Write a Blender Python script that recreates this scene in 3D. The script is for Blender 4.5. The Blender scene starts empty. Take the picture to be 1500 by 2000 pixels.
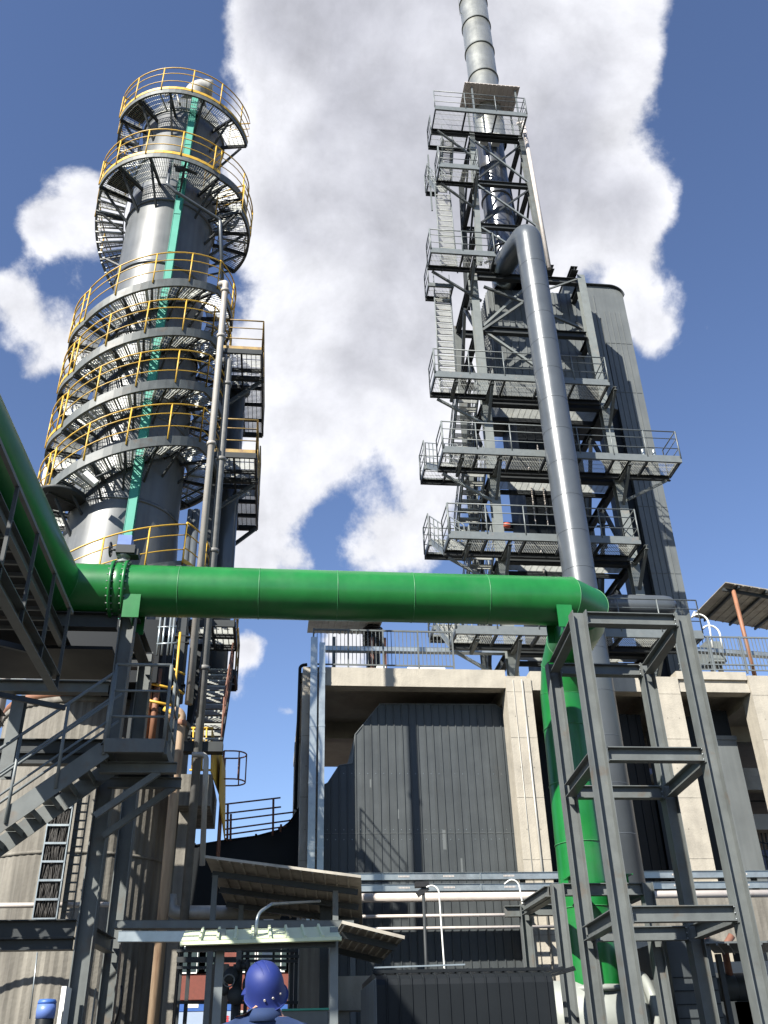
import bpy, bmesh, math, random
from mathutils import Vector, Matrix
R = math.radians
PI = math.pi
rnd = random.Random(7)
scn = bpy.context.scene
COL = scn.collection

# ------------------------------------------------------------------ camera
F_PX, PITCH, ROLL, YAW, CAM_H = 1796.0, R(31.09), R(-1.667), R(7.063), 1.35
_cy, _sy = math.cos(YAW), math.sin(YAW)
_f = Vector((_sy*math.cos(PITCH), _cy*math.cos(PITCH), math.sin(PITCH)))
_rt = Vector((_cy, -_sy, 0)); _up = _rt.cross(_f)
CR = math.cos(ROLL)*_rt + math.sin(ROLL)*_up
CU = -math.sin(ROLL)*_rt + math.cos(ROLL)*_up
cam_data = bpy.data.cameras.new('camera')
cam = bpy.data.objects.new('camera', cam_data); COL.objects.link(cam)
cam.matrix_world = Matrix(((CR.x, CU.x, -_f.x, 0), (CR.y, CU.y, -_f.y, 0), (CR.z, CU.z, -_f.z, CAM_H), (0, 0, 0, 1)))
cam_data.sensor_fit = 'VERTICAL'; cam_data.sensor_height = 36.0
cam_data.lens = F_PX/2000.0*36.0
cam_data.clip_start = 0.05; cam_data.clip_end = 3000
scn.camera = cam

def ray(px, py):
    return CR*((px-750)/F_PX) - CU*((py-1000)/F_PX) + _f
def P(px, py, Y):
    d = ray(px, py); q = d*(Y/d.y)
    return Vector((q.x, q.y, q.z+CAM_H))
def PX(px, py, X):
    d = ray(px, py); q = d*(X/d.x)
    return Vector((q.x, q.y, q.z+CAM_H))
def PZ(px, py, Z):
    d = ray(px, py); q = d*((Z-CAM_H)/d.z)
    return Vector((q.x, q.y, q.z+CAM_H))

# ------------------------------------------------------------------ light
SUN_AZ, SUN_EL = R(40), R(38)        # azimuth measured from behind the camera towards the left
S = Vector((-math.sin(SUN_AZ)*math.cos(SUN_EL), -math.cos(SUN_AZ)*math.cos(SUN_EL), math.sin(SUN_EL)))
sd = bpy.data.lights.new('sun', 'SUN'); sd.energy = 5.0; sd.angle = R(0.5); sd.color = (1.0, 0.955, 0.87)
so = bpy.data.objects.new('sun', sd); COL.objects.link(so)
so.rotation_euler = (-S).to_track_quat('-Z', 'Y').to_euler()

scn.view_settings.view_transform = 'Standard'
scn.view_settings.look = 'None'
scn.view_settings.gamma = 1.0
scn.view_settings.exposure = 1.25
scn.cycles.max_bounces = 6
scn.cycles.diffuse_bounces = 2
scn.cycles.glossy_bounces = 3
scn.cycles.caustics_reflective = False
scn.cycles.caustics_refractive = False

world = bpy.data.worlds.new('World'); scn.world = world; world.use_nodes = True
W = world.node_tree; W.nodes.clear()
def wn(t, **k):
    n = W.nodes.new(t)
    for a, b in k.items(): setattr(n, a, b)
    return n
def wl(a, b): W.links.new(a, b)
wout = wn('ShaderNodeOutputWorld')
sky = wn('ShaderNodeTexSky'); sky.sky_type = 'NISHITA'; sky.sun_disc = False
sky.sun_elevation = SUN_EL
sky.sun_rotation = math.atan2(S.x, S.y)
sky.air_density = 1.0; sky.dust_density = 0.3; sky.ozone_density = 3.0; sky.altitude = 600
hsv = wn('ShaderNodeHueSaturation'); hsv.inputs['Saturation'].default_value = 1.02; hsv.inputs['Hue'].default_value = 0.508
wl(sky.outputs[0], hsv.inputs['Color'])
bg_sky = wn('ShaderNodeBackground'); bg_sky.inputs[1].default_value = 0.078
wl(hsv.outputs[0], bg_sky.inputs[0])
tc = wn('ShaderNodeTexCoord')
nrm = wn('ShaderNodeVectorMath', operation='NORMALIZE'); wl(tc.outputs['Generated'], nrm.inputs[0])
D = nrm.outputs[0]
def m2(op, a, b=None, c=None, clamp=False):
    n = wn('ShaderNodeMath', operation=op); n.use_clamp = clamp
    for i, v in enumerate((a, b, c)):
        if v is None: continue
        if isinstance(v, (int, float)): n.inputs[i].default_value = v
        else: wl(v, n.inputs[i])
    return n.outputs[0]
# clumps of cloud: direction, angular radius, weight
clumps = [  # (px, py, radius px at image centre, weight)
 (560, -40, 190, 1), (760, 40, 300, 1.2), (1000, 60, 290, 1.2), (1190, 80, 130, .6), (500, 100, 130, .7),
 (640, 330, 200, 1.1), (860, 330, 320, 1.3), (1080, 330, 250, 1.1), (1250, 420, 140, .75), (1250, 600, 120, .75), (1275, 660, 60, .5),
 (560, 480, 150, .7), (700, 620, 220, 1.0), (900, 640, 260, 1.0), (640, 760, 190, .8), (800, 760, 150, .65), (590, 880, 150, .75),
 (540, 960, 100, .5), (850, 880, 100, .5), (650, 1000, 95, -.26), (735, 778, 50, -.2), (865, 960, 100, .4), (740, 1060, 110, .62), (830, 1060, 90, .5), (520, 1080, 110, .6), (450, 1100, 120, .5), (590, 1095, 50, .3),
 (150, 425, 125, .78), (70, 445, 80, .55), (225, 380, 90, .6), (70, 640, 120, .85), (5, 560, 80, .55), (150, 700, 80, .5), (60, 735, 50, .35), (470, 260, 130, .6), (500, 420, 120, .6), (810, 950, 110, .4), (1430, 40, 170, -.8), (1390, 420, 110, -.4), (500, 700, 120, .5),
 (450, 1290, 75, .62), (490, 1260, 45, .45), (545, 1385, 26, .42), (570, 1392, 20, .36), (460, 1370, 40, .36), (546, 1482, 22, .36), (700, 1250, 90, .5),
 (650, 1260, 60, .4), (60, 1300, 120, .55), (1385, 640, 26, .3),
 (1000, -500, 700, 1.0), (-900, 100, 500, .8), (3200, 300, 500, .7)]
acc = None
for (px, py, rr, w) in clumps:
    d = ray(px, py).normalized()
    zc = ray(px, py).length
    ds = wn('ShaderNodeVectorMath', operation='DISTANCE'); wl(D, ds.inputs[0]); ds.inputs[1].default_value = d
    mr = wn('ShaderNodeMapRange', interpolation_type='SMOOTHSTEP'); wl(ds.outputs['Value'], mr.inputs['Value'])
    mr.inputs['From Min'].default_value = 0.0; mr.inputs['From Max'].default_value = rr*1.25/F_PX/zc
    mr.inputs['To Min'].default_value = w; mr.inputs['To Max'].default_value = 0
    acc = mr.outputs['Result'] if acc is None else m2('ADD', acc, mr.outputs['Result'])
def cloud_noise(vec, sc, det, rough, dist=0.0):
    n_ = wn('ShaderNodeTexNoise'); wl(vec, n_.inputs['Vector'])
    n_.inputs['Scale'].default_value = sc; n_.inputs['Detail'].default_value = det; n_.inputs['Roughness'].default_value = rough; n_.inputs['Distortion'].default_value = dist
    return n_.outputs['Fac']
n1 = cloud_noise(D, 5.5, 12, 0.62, 0.15)
sh_ = wn('ShaderNodeVectorMath', operation='ADD'); wl(D, sh_.inputs[0]); sh_.inputs[1].default_value = S*0.022+Vector((0, 0, .012))
n1s = cloud_noise(sh_.outputs[0], 5.5, 12, 0.62, 0.15)
n2 = cloud_noise(D, 3.6, 4, 0.5)
n3 = cloud_noise(D, 14, 9, 0.62, 0.3)
dens = m2('MULTIPLY_ADD', m2('SUBTRACT', n1, 0.5), 2.3, m2('MULTIPLY_ADD', m2('SUBTRACT', n3, 0.5), 0.5, m2('MINIMUM', acc, 1.3)))
alpha = wn('ShaderNodeMapRange', interpolation_type='SMOOTHSTEP'); wl(dens, alpha.inputs['Value'])
alpha.inputs['From Min'].default_value = 0.26; alpha.inputs['From Max'].default_value = 0.62
thick = wn('ShaderNodeMapRange', interpolation_type='SMOOTHSTEP')
wl(m2('MULTIPLY_ADD', m2('SUBTRACT', n2, 0.5), 2.0, m2('MULTIPLY_ADD', m2('SUBTRACT', n3, 0.5), 0.55, m2('MINIMUM', acc, 1.7))), thick.inputs['Value'])
thick.inputs['From Min'].default_value = 0.85; thick.inputs['From Max'].default_value = 2.0
cc = wn('ShaderNodeMixRGB'); wl(thick.outputs['Result'], cc.inputs['Fac'])
cc.inputs[1].default_value = (0.93, 0.94, 1.0, 1); cc.inputs[2].default_value = (0.55, 0.56, 0.63, 1)
relief = m2('MULTIPLY_ADD', m2('SUBTRACT', n1, n1s), 1.2, 1.02)
relief = m2('MINIMUM', m2('MAXIMUM', relief, 0.72), 1.16)
bg_c = wn('ShaderNodeBackground'); wl(cc.outputs[0], bg_c.inputs[0])
wl(m2('MULTIPLY', relief, 0.42), bg_c.inputs[1])
mx = wn('ShaderNodeMixShader'); wl(alpha.outputs['Result'], mx.inputs[0]); wl(bg_sky.outputs[0], mx.inputs[1]); wl(bg_c.outputs[0], mx.inputs[2])
wl(mx.outputs[0], wout.inputs[0])

# ------------------------------------------------------------------ materials
def mat(name, col, rough=0.6, metal=0.0, var=0.15, scale=3.0, bump=0.0, bscale=20, spec=0.5, streak=0.0, col2=None, cscale=1.2, cfac=(0.45, 0.7), stretch=(1, 1, 1), coat=0):
    m = bpy.data.materials.new(name); m.use_nodes = True
    t = m.node_tree; b = t.nodes['Principled BSDF']
    b.inputs['Roughness'].default_value = rough; b.inputs['Metallic'].default_value = metal
    b.inputs['Specular IOR Level'].default_value = spec
    if coat: b.inputs['Coat Weight'].default_value = coat; b.inputs['Coat Roughness'].default_value = 0.25
    g = t.nodes.new('ShaderNodeNewGeometry')
    mp = t.nodes.new('ShaderNodeMapping'); mp.inputs['Scale'].default_value = stretch
    t.links.new(g.outputs['Position'], mp.inputs['Vector'])
    n = t.nodes.new('ShaderNodeTexNoise'); n.inputs['Scale'].default_value = scale; n.inputs['Detail'].default_value = 7; n.inputs['Roughness'].default_value = 0.6
    t.links.new(mp.outputs[0], n.inputs['Vector'])
    r = t.nodes.new('ShaderNodeMapRange'); t.links.new(n.outputs['Fac'], r.inputs['Value'])
    r.inputs['From Min'].default_value = 0.25; r.inputs['From Max'].default_value = 0.75
    r.inputs['To Min'].default_value = 1-var; r.inputs['To Max'].default_value = 1+var
    mul = t.nodes.new('ShaderNodeVectorMath'); mul.operation = 'SCALE'
    base = t.nodes.new('ShaderNodeRGB'); base.outputs[0].default_value = (*col, 1)
    src = base.outputs[0]
    if col2:
        n2 = t.nodes.new('ShaderNodeTexNoise'); n2.inputs['Scale'].default_value = cscale; n2.inputs['Detail'].default_value = 8; n2.inputs['Roughness'].default_value = 0.65
        mp2 = t.nodes.new('ShaderNodeMapping'); mp2.inputs['Scale'].default_value = stretch; mp2.inputs['Location'].default_value = (3.1, 1.7, 9.2)
        t.links.new(g.outputs['Position'], mp2.inputs['Vector']); t.links.new(mp2.outputs[0], n2.inputs['Vector'])
        r2 = t.nodes.new('ShaderNodeMapRange'); t.links.new(n2.outputs['Fac'], r2.inputs['Value'])
        r2.inputs['From Min'].default_value = cfac[0]; r2.inputs['From Max'].default_value = cfac[1]
        mxn = t.nodes.new('ShaderNodeMixRGB'); t.links.new(r2.outputs[0], mxn.inputs[0]); t.links.new(src, mxn.inputs[1]); mxn.inputs[2].default_value = (*col2, 1)
        src = mxn.outputs[0]
    if streak:
        ms = t.nodes.new('ShaderNodeMapping'); ms.inputs['Scale'].default_value = (7, 7, 0.35)
        t.links.new(g.outputs['Position'], ms.inputs['Vector'])
        ns = t.nodes.new('ShaderNodeTexNoise'); ns.inputs['Scale'].default_value = 1.0; ns.inputs['Detail'].default_value = 5
        t.links.new(ms.outputs[0], ns.inputs['Vector'])
        rs = t.nodes.new('ShaderNodeMapRange'); t.links.new(ns.outputs['Fac'], rs.inputs['Value'])
        rs.inputs['From Min'].default_value = 0.35; rs.inputs['From Max'].default_value = 0.75
        rs.inputs['To Min'].default_value = 1.0; rs.inputs['To Max'].default_value = 1-streak
        q = t.nodes.new('ShaderNodeMath'); q.operation = 'MULTIPLY'; t.links.new(r.outputs[0], q.inputs[0]); t.links.new(rs.outputs[0], q.inputs[1])
        sc = q.outputs[0]
    else: sc = r.outputs[0]
    t.links.new(src, mul.inputs[0]); t.links.new(sc, mul.inputs['Scale'])
    t.links.new(mul.outputs[0], b.inputs['Base Color'])
    rr = t.nodes.new('ShaderNodeMapRange'); t.links.new(n.outputs['Fac'], rr.inputs['Value'])
    rr.inputs['To Min'].default_value = max(0.03, rough-0.12); rr.inputs['To Max'].default_value = min(1, rough+0.12)
    t.links.new(rr.outputs[0], b.inputs['Roughness'])
    if bump:
        nb = t.nodes.new('ShaderNodeTexNoise'); nb.inputs['Scale'].default_value = bscale; nb.inputs['Detail'].default_value = 6
        t.links.new(g.outputs['Position'], nb.inputs['Vector'])
        bp = t.nodes.new('ShaderNodeBump'); bp.inputs['Strength'].default_value = bump; bp.inputs['Distance'].default_value = 0.02
        t.links.new(nb.outputs['Fac'], bp.inputs['Height']); t.links.new(bp.outputs[0], b.inputs['Normal'])
    return m
M = {}
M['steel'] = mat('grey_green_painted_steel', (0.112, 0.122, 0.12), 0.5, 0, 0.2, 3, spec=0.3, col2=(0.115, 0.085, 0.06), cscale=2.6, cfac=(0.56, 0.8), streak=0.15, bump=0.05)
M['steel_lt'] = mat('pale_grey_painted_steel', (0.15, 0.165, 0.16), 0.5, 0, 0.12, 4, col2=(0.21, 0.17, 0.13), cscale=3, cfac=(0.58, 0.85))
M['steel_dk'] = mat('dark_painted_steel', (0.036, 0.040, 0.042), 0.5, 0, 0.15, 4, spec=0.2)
M['rail'] = mat('grey_rail_paint', (0.13, 0.145, 0.147), 0.45, 0.1, 0.12, 6, col2=(0.20, 0.16, 0.13), cscale=5, cfac=(0.6, 0.85))
M['grate'] = mat('galvanised_grating', (0.34, 0.35, 0.325), 0.5, 0.2, 0.2, 3, col2=(0.30, 0.22, 0.14), cscale=2.5, cfac=(0.6, 0.85))
M['galv'] = mat('galvanised_steel', (0.30, 0.335, 0.345), 0.36, 0.65, 0.22, 3.5, col2=(0.24, 0.25, 0.26), cscale=2, cfac=(0.5, 0.8))
M['yellow'] = mat('yellow_rail_paint', (0.55, 0.335, 0.04), 0.48, 0, 0.12, 8, col2=(0.33, 0.17, 0.05), cscale=6, cfac=(0.6, 0.8))
M['rust'] = mat('rusty_rail', (0.16, 0.07, 0.045), 0.7, 0, 0.25, 8)
M['rust_pipe'] = mat('weathered_orange_pipe', (0.22, 0.10, 0.055), 0.6, 0, 0.25, 3)
M['tan_pipe'] = mat('weathered_tan_pipe', (0.36, 0.26, 0.17), 0.6, 0, 0.25, 3, col2=(0.17, 0.10, 0.06), cscale=1.4, cfac=(0.45, 0.7), stretch=(4, 4, .5))
M['green'] = mat('glossy_green_pipe_paint', (0.008, 0.135, 0.026), 0.33, 0, 0.2, 1.3, coat=0.1, bump=0.06, bscale=4, col2=(0.03, 0.13, 0.045), cscale=1.1, cfac=(0.5, 0.8), streak=0.1)
M['green_lit'] = mat('sunlit_green_pipe_paint', (0.012, 0.16, 0.03), 0.4, 0, 0.08, 1.6, bump=0.03, bscale=5)  # unused lighter copy of the pipe green, front light put into the colour
M['teal'] = mat('turquoise_green_tray', (0.025, 0.24, 0.17), 0.5, 0, 0.1, 3)
M['shell'] = mat('silver_grey_coated_shell', (0.115, 0.122, 0.125), 0.42, 0.05, 0.14, 1.5, streak=0.3)
M['chim'] = mat('brushed_stainless_stack', (0.40, 0.41, 0.38), 0.36, 0.75, 0.08, 1.5, streak=0.15)
M['greyp'] = mat('slate_grey_gloss_paint', (0.072, 0.082, 0.092), 0.33, 0.1, 0.12, 1.2, coat=0.2)
M['clad'] = mat('charcoal_ribbed_cladding', (0.050, 0.057, 0.060), 0.5, 0, 0.18, 1.2, streak=0.28, spec=0.35, bump=0.1, bscale=6, col2=(0.062, 0.062, 0.058), cscale=0.9, cfac=(0.6, 0.85))
M['clad_lt'] = mat('grey_ribbed_cladding', (0.105, 0.115, 0.116), 0.52, 0.0, 0.12, 1.2, streak=0.18)
M['clad_dk'] = mat('near_black_cladding', (0.010, 0.012, 0.014), 0.5, 0, 0.1, 1.5, spec=0.15)  # near-black also stands for shade on the curved duct and filled gaps
M['mirror'] = mat('polished_aluminium_jacket', (0.14, 0.145, 0.155), 0.22, 0.6, 0.15, 1.2, bump=0.12, bscale=3)
M['conc'] = mat('board_cast_concrete', (0.35, 0.32, 0.265), 0.88, 0, 0.14, 2.2, bump=0.35, bscale=25, col2=(0.24, 0.22, 0.185), cscale=0.9, cfac=(0.52, 0.78), streak=0.12)
M['conc_s'] = mat('stained_shaded_concrete', (0.21, 0.195, 0.165), 0.9, 0, 0.2, 1.4, bump=0.5, bscale=12, streak=0.55, col2=(0.13, 0.118, 0.10), cscale=0.8, cfac=(0.42, 0.72), stretch=(2.5, 2.5, 0.6))  # stains, plus a base darkened for the stairs' shade on the pedestal
M['pipe_w'] = mat('off_white_pipe', (0.50, 0.45, 0.41), 0.5, 0.1, 0.12, 4, col2=(0.30, 0.22, 0.18), cscale=3, cfac=(0.6, 0.85))
M['pipe_g'] = mat('weathered_galvanised_pipe', (0.34, 0.33, 0.30), 0.55, 0.25, 0.2, 5, col2=(0.22, 0.18, 0.14), cscale=2, cfac=(0.5, 0.8), stretch=(1, 1, 0.4))
M['sheet_b'] = mat('cream_roof_sheet', (0.34, 0.315, 0.265), 0.6, 0, 0.2, 3, col2=(0.16, 0.14, 0.12), cscale=2, cfac=(0.45, 0.75))
M['pipe_d'] = mat('dull_dark_galvanised_pipe', (0.15, 0.148, 0.14), 0.6, 0.1, 0.25, 5)
M['pipe_b'] = mat('pale_beige_pipe', (0.33, 0.31, 0.28), 0.6, 0.05, 0.2, 5, col2=(0.22, 0.17, 0.13), cscale=2, cfac=(0.5, 0.8), stretch=(1, 1, 0.4))
M['mustard'] = mat('faded_mustard_paint', (0.30, 0.20, 0.06), 0.6, 0, 0.2, 8, col2=(0.14, 0.07, 0.04), cscale=5, cfac=(0.5, 0.75))
M['sheet_g'] = mat('pale_green_roof_sheet', (0.52, 0.57, 0.38), 0.6, 0, 0.12, 3)
M['tank_g'] = mat('pale_silver_lagging', (0.25, 0.265, 0.245), 0.5, 0.1, 0.15, 2.2)
M['blue'] = mat('dull_blue_paint', (0.035, 0.10, 0.32), 0.45, 0, 0.12, 4)
M['blue_box'] = mat('periwinkle_actuator_paint', (0.09, 0.15, 0.38), 0.4, 0, 0.1, 4)
M['helmet'] = mat('blue_helmet_plastic', (0.008, 0.02, 0.13), 0.6, 0, 0.15, 9)
M['cloth'] = mat('blue_work_jacket', (0.011, 0.028, 0.085), 0.9, 0, 0.12, 12, bump=0.12, bscale=14)
M['skin'] = mat('skin', (0.36, 0.20, 0.14), 0.55, 0, 0.08, 20)
M['hair'] = mat('black_hair', (0.012, 0.011, 0.01), 0.7, 0, 0.1, 20)
M['black'] = mat('black_rubber', (0.012, 0.012, 0.013), 0.5, 0, 0.2, 6)
M['cable'] = mat('black_cable', (0.03, 0.027, 0.024), 0.55, 0, 0.4, 9)
M['brick'] = mat('red_brick', (0.15, 0.045, 0.032), 0.9, 0, 0.2, 6, bump=0.3, bscale=30)
M['white'] = mat('white_paint', (0.72, 0.72, 0.68), 0.5, 0, 0.06, 4)
M['board'] = mat('pale_blue_board', (0.27, 0.33, 0.43), 0.5, 0, 0.06, 1)
M['red'] = mat('red_lettering', (0.6, 0.03, 0.03), 0.5, 0, 0.02, 2)
M['glass'] = mat('window_glass', (0.05, 0.07, 0.07), 0.12, 0.2, 0.2, 1)
M['ground'] = mat('dusty_concrete_ground', (0.07, 0.066, 0.06), 0.95, 0, 0.2, 0.6, bump=0.3, bscale=8)
M['facade'] = mat('slate_blue_facade', (0.085, 0.09, 0.14), 0.8, 0, 0.06, 1)
M['weld'] = mat('pale_weld_line', (0.035, 0.17, 0.06), 0.5, 0, 0.3, 9)
M['orange'] = mat('orange_cap', (0.35, 0.06, 0.03), 0.5, 0, 0.1, 5)

# ------------------------------------------------------------------ mesh builder
class MB:
    def __init__(s): s.v = []; s.f = []; s.sm = []
    def quad(s, *pts, smooth=False):
        i = len(s.v); s.v += [tuple(p) for p in pts]; s.f.append(tuple(range(i, i+len(pts)))); s.sm.append(smooth)
    def box(s, x0, x1, y0, y1, z0, z1):
        if x0 > x1: x0, x1 = x1, x0
        if y0 > y1: y0, y1 = y1, y0
        if z0 > z1: z0, z1 = z1, z0
        i = len(s.v)
        s.v += [(x0,y0,z0),(x1,y0,z0),(x1,y1,z0),(x0,y1,z0),(x0,y0,z1),(x1,y0,z1),(x1,y1,z1),(x0,y1,z1)]
        for q in ((0,3,2,1),(4,5,6,7),(0,1,5,4),(1,2,6,5),(2,3,7,6),(3,0,4,7)): s.f.append(tuple(i+k for k in q)); s.sm.append(False)
    def bar(s, a, b, w, h, up=(0,0,1), off=(0,0)):
        a = Vector(a); b = Vector(b); d = (b-a)
        if d.length < 1e-5: return
        d.normalize(); up = Vector(up)
        if abs(d.dot(up)) > 0.999: up = Vector((0,1,0)) if abs(d.y) < .9 else Vector((1,0,0))
        sd = d.cross(up).normalized(); u = sd.cross(d).normalized()
        o = sd*off[0] + u*off[1]
        i = len(s.v)
        for p in (a, b):
            for q, r in ((-1,-1),(1,-1),(1,1),(-1,1)): s.v.append(tuple(p+o+sd*(q*w/2)+u*(r*h/2)))
        for q in ((0,3,2,1),(4,5,6,7),(0,1,5,4),(1,2,6,5),(2,3,7,6),(3,0,4,7)): s.f.append(tuple(i+k for k in q)); s.sm.append(False)
    def hbeam(s, a, b, w=.2, h=.2, up=(0,0,1), tf=.014, tw=.010):
        # flanges are perpendicular to 'up'
        s.bar(a, b, w, tf, up, (0, h/2-tf/2)); s.bar(a, b, w, tf, up, (0, -h/2+tf/2)); s.bar(a, b, tw, h-2*tf-.002, up)
    def channel(s, a, b, w=.08, h=.16, up=(0,0,1), t=.01, side=1):
        s.bar(a, b, t, h, up, (side*(w/2-t/2), 0)); s.bar(a, b, w-t-.001, t, up, (-side*t/2, h/2-t/2)); s.bar(a, b, w-t-.001, t, up, (-side*t/2, -h/2+t/2))
    def tube(s, pts, r, n=8, caps=True, smooth=True, closed=False):
        pts = [Vector(p) for p in pts]; m = len(pts)
        i0 = len(s.v); prev = None
        for k, p in enumerate(pts):
            if closed: d = (pts[(k+1) % m]-pts[k-1])
            else: d = (pts[min(k+1, m-1)]-pts[max(k-1, 0)])
            d.normalize()
            if prev is None:
                t = Vector((0,0,1)) if abs(d.z) < .9 else Vector((0,1,0))
                u = d.cross(t).normalized()
            else:
                u = (prev - d*prev.dot(d)).normalized()
            prev = u; w = d.cross(u)
            rr = r[k] if isinstance(r, (list, tuple)) else r
            # mitre correction
            if not closed and 0 < k < m-1:
                c = max(.5, d.dot((pts[k+1]-pts[k]).normalized()))
            for j in range(n):
                a = 2*PI*j/n; s.v.append(tuple(p+u*(rr*math.cos(a))+w*(rr*math.sin(a))))
        L = m if closed else m-1
        for k in range(L):
            k2 = (k+1) % m
            for j in range(n):
                j2 = (j+1) % n
                s.f.append((i0+k*n+j, i0+k*n+j2, i0+k2*n+j2, i0+k2*n+j)); s.sm.append(smooth)
        if caps and not closed:
            s.f.append(tuple(i0+j for j in range(n))[::-1]); s.sm.append(False)
            s.f.append(tuple(i0+(m-1)*n+j for j in range(n))); s.sm.append(False)
    def lathe(s, c, prof, n=48, axis='z', smooth=True, caps=True):
        c = Vector(c); i0 = len(s.v)
        for (r, h) in prof:
            for j in range(n):
                a = 2*PI*j/n; x, y = r*math.cos(a), r*math.sin(a)
                if axis == 'z': p = (x, y, h)
                elif axis == 'x': p = (h, x, y)
                else: p = (x, h, y)
                s.v.append(tuple(c+Vector(p)))
        for k in range(len(prof)-1):
            for j in range(n):
                j2 = (j+1) % n
                q = (i0+k*n+j, i0+k*n+j2, i0+(k+1)*n+j2, i0+(k+1)*n+j)
                s.f.append(q if axis != 'y' else q[::-1]); s.sm.append(smooth)
        if caps:
            s.f.append(tuple(i0+j for j in range(n))[::-1]); s.sm.append(False)
            s.f.append(tuple(i0+(len(prof)-1)*n+j for j in range(n))); s.sm.append(False)
    def prism(s, pts, ext):
        """closed polygon pts (3D, planar) extruded by vector ext"""
        pts = [Vector(p) for p in pts]; e = Vector(ext); n = len(pts); i = len(s.v)
        s.v += [tuple(p) for p in pts]+[tuple(p+e) for p in pts]
        s.f.append(tuple(range(i, i+n))[::-1]); s.f.append(tuple(range(i+n, i+2*n))); s.sm += [False, False]
        for k in range(n):
            k2 = (k+1) % n; s.f.append((i+k, i+k2, i+n+k2, i+n+k)); s.sm.append(False)
    def arc(s, c, r0, r1, z0a, z1a, a0, a1, th, n=None):
        """annular plate from angle a0,z0a to a1,z1a (helical), thickness th"""
        n = n or max(2, int(abs(a1-a0)/R(6))); i = len(s.v)
        for k in range(n+1):
            t = k/n; a = a0+(a1-a0)*t; z = z0a+(z1a-z0a)*t
            for rr, zz in ((r0, z), (r1, z), (r1, z+th), (r0, z+th)):
                s.v.append((c[0]+rr*math.cos(a), c[1]+rr*math.sin(a), zz))
        for k in range(n):
            b = i+4*k
            for q in ((0,1,5,4),(1,2,6,5),(2,3,7,6),(3,0,4,7)): s.f.append(tuple(b+x for x in q)); s.sm.append(False)
        s.f.append((i+3, i+2, i+1, i)); e = i+4*n; s.f.append((e, e+1, e+2, e+3)); s.sm += [False, False]
    def build(s, name, m, parent=None, fix=True):
        me = bpy.data.meshes.new(name)
        off = Vector((0,0,0))
        if parent is not None:
            q = parent
            while q is not None: off += q.location; q = q.parent
        me.from_pydata([tuple(Vector(v)-off) for v in s.v], [], s.f)
        me.polygons.foreach_set('use_smooth', s.sm)
        me.materials.append(m if not isinstance(m, str) else M[m])
        if fix:
            bm = bmesh.new(); bm.from_mesh(me); bmesh.ops.recalc_face_normals(bm, faces=bm.faces); bm.to_mesh(me); bm.free()
        me.update()
        o = bpy.data.objects.new(name, me); COL.objects.link(o)
        if parent is not None: o.parent = parent
        return o

def bars(name, m, parent, *segs, h=False):
    for sg in segs:
        b_ = MB(); (b_.hbeam if h else b_.bar)(*sg); b_.build(name, m, parent)
def thing(name, loc, label, cat, group=None):
    o = bpy.data.objects.new(name, None); COL.objects.link(o); o.location = loc
    o.empty_display_size = 0.3
    o['label'] = label; o['category'] = cat
    if group: o['group'] = group
    return o
def tag(o, label, cat, group=None):
    o['label'] = label; o['category'] = cat
    if group: o['group'] = group
    return o
def bend(p0, p1, p2, r, n=8):
    """points rounding the corner p1"""
    p0, p1, p2 = Vector(p0), Vector(p1), Vector(p2)
    a = (p0-p1).normalized(); b = (p2-p1).normalized()
    ang = a.angle(b); tl = r/math.tan(ang/2)
    s0 = p1+a*tl; s1 = p1+b*tl
    cdir = (a+b).normalized(); c = p1+cdir*(r/math.sin(ang/2))
    u = (s0-c).normalized(); w = (s1-c).normalized(); th = u.angle(w)
    out = []
    for k in range(n+1):
        t = k/n
        out.append(c+(u*math.sin((1-t)*th)+w*math.sin(t*th))/math.sin(th)*r)
    return out
def path(pts, r, n=8):
    out = [Vector(pts[0])]
    for i in range(1, len(pts)-1): out += bend(pts[i-1], pts[i], pts[i+1], r, n)
    out.append(Vector(pts[-1])); return out

def rails(mb, pts, h=1.1, r=.021, spacing=1.2, mids=(0.37, 0.73), endpost=True, pr=None, toe=None):
    """guard rail along a floor polyline: top tube, mid tubes, posts"""
    pr = pr or r
    pts = [Vector(p) for p in pts]; up = Vector((0,0,1))
    mb.tube([p+up*h for p in pts], r, 6)
    for m_ in mids: mb.tube([p+up*(h*m_) for p in pts], r*.72, 6)
    acc_ = 0; mb.tube([pts[0], pts[0]+up*h], pr, 6)
    for a, b in zip(pts[:-1], pts[1:]):
        L = (b-a).length; k = max(1, round(L/spacing)) if L > spacing*.6 else 1
        if L < spacing*.6:
            acc_ += L
            if acc_ >= spacing*.92: mb.tube([b, b+up*h], pr, 6); acc_ = 0
        else:
            for j in range(1, k+1):
                q = a+(b-a)*(j/k); mb.tube([q, q+up*h], pr, 6)
    if endpost: mb.tube([pts[-1], pts[-1]+up*h], pr, 6)

def grating(mb, x0, x1, y0, y1, z, along='y', sp=.055, t=.006, h=.03, cs=.22):
    if along == 'y':
        n = int((x1-x0)/sp)
        for i in range(n+1):
            x = x0+(x1-x0)*i/max(1, n); mb.box(x-t/2, x+t/2, y0, y1, z-h, z)
        n = int((y1-y0)/cs)
        for i in range(n+1):
            y = y0+(y1-y0)*i/max(1, n); mb.box(x0, x1, y-t, y+t, z-.014, z-.003)
    else:
        n = int((y1-y0)/sp)
        for i in range(n+1):
            y = y0+(y1-y0)*i/max(1, n); mb.box(x0, x1, y-t/2, y+t/2, z-h, z)
        n = int((x1-x0)/cs)
        for i in range(n+1):
            x = x0+(x1-x0)*i/max(1, n); mb.box(x-t, x+t, y0, y1, z-.014, z-.003)

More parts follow.
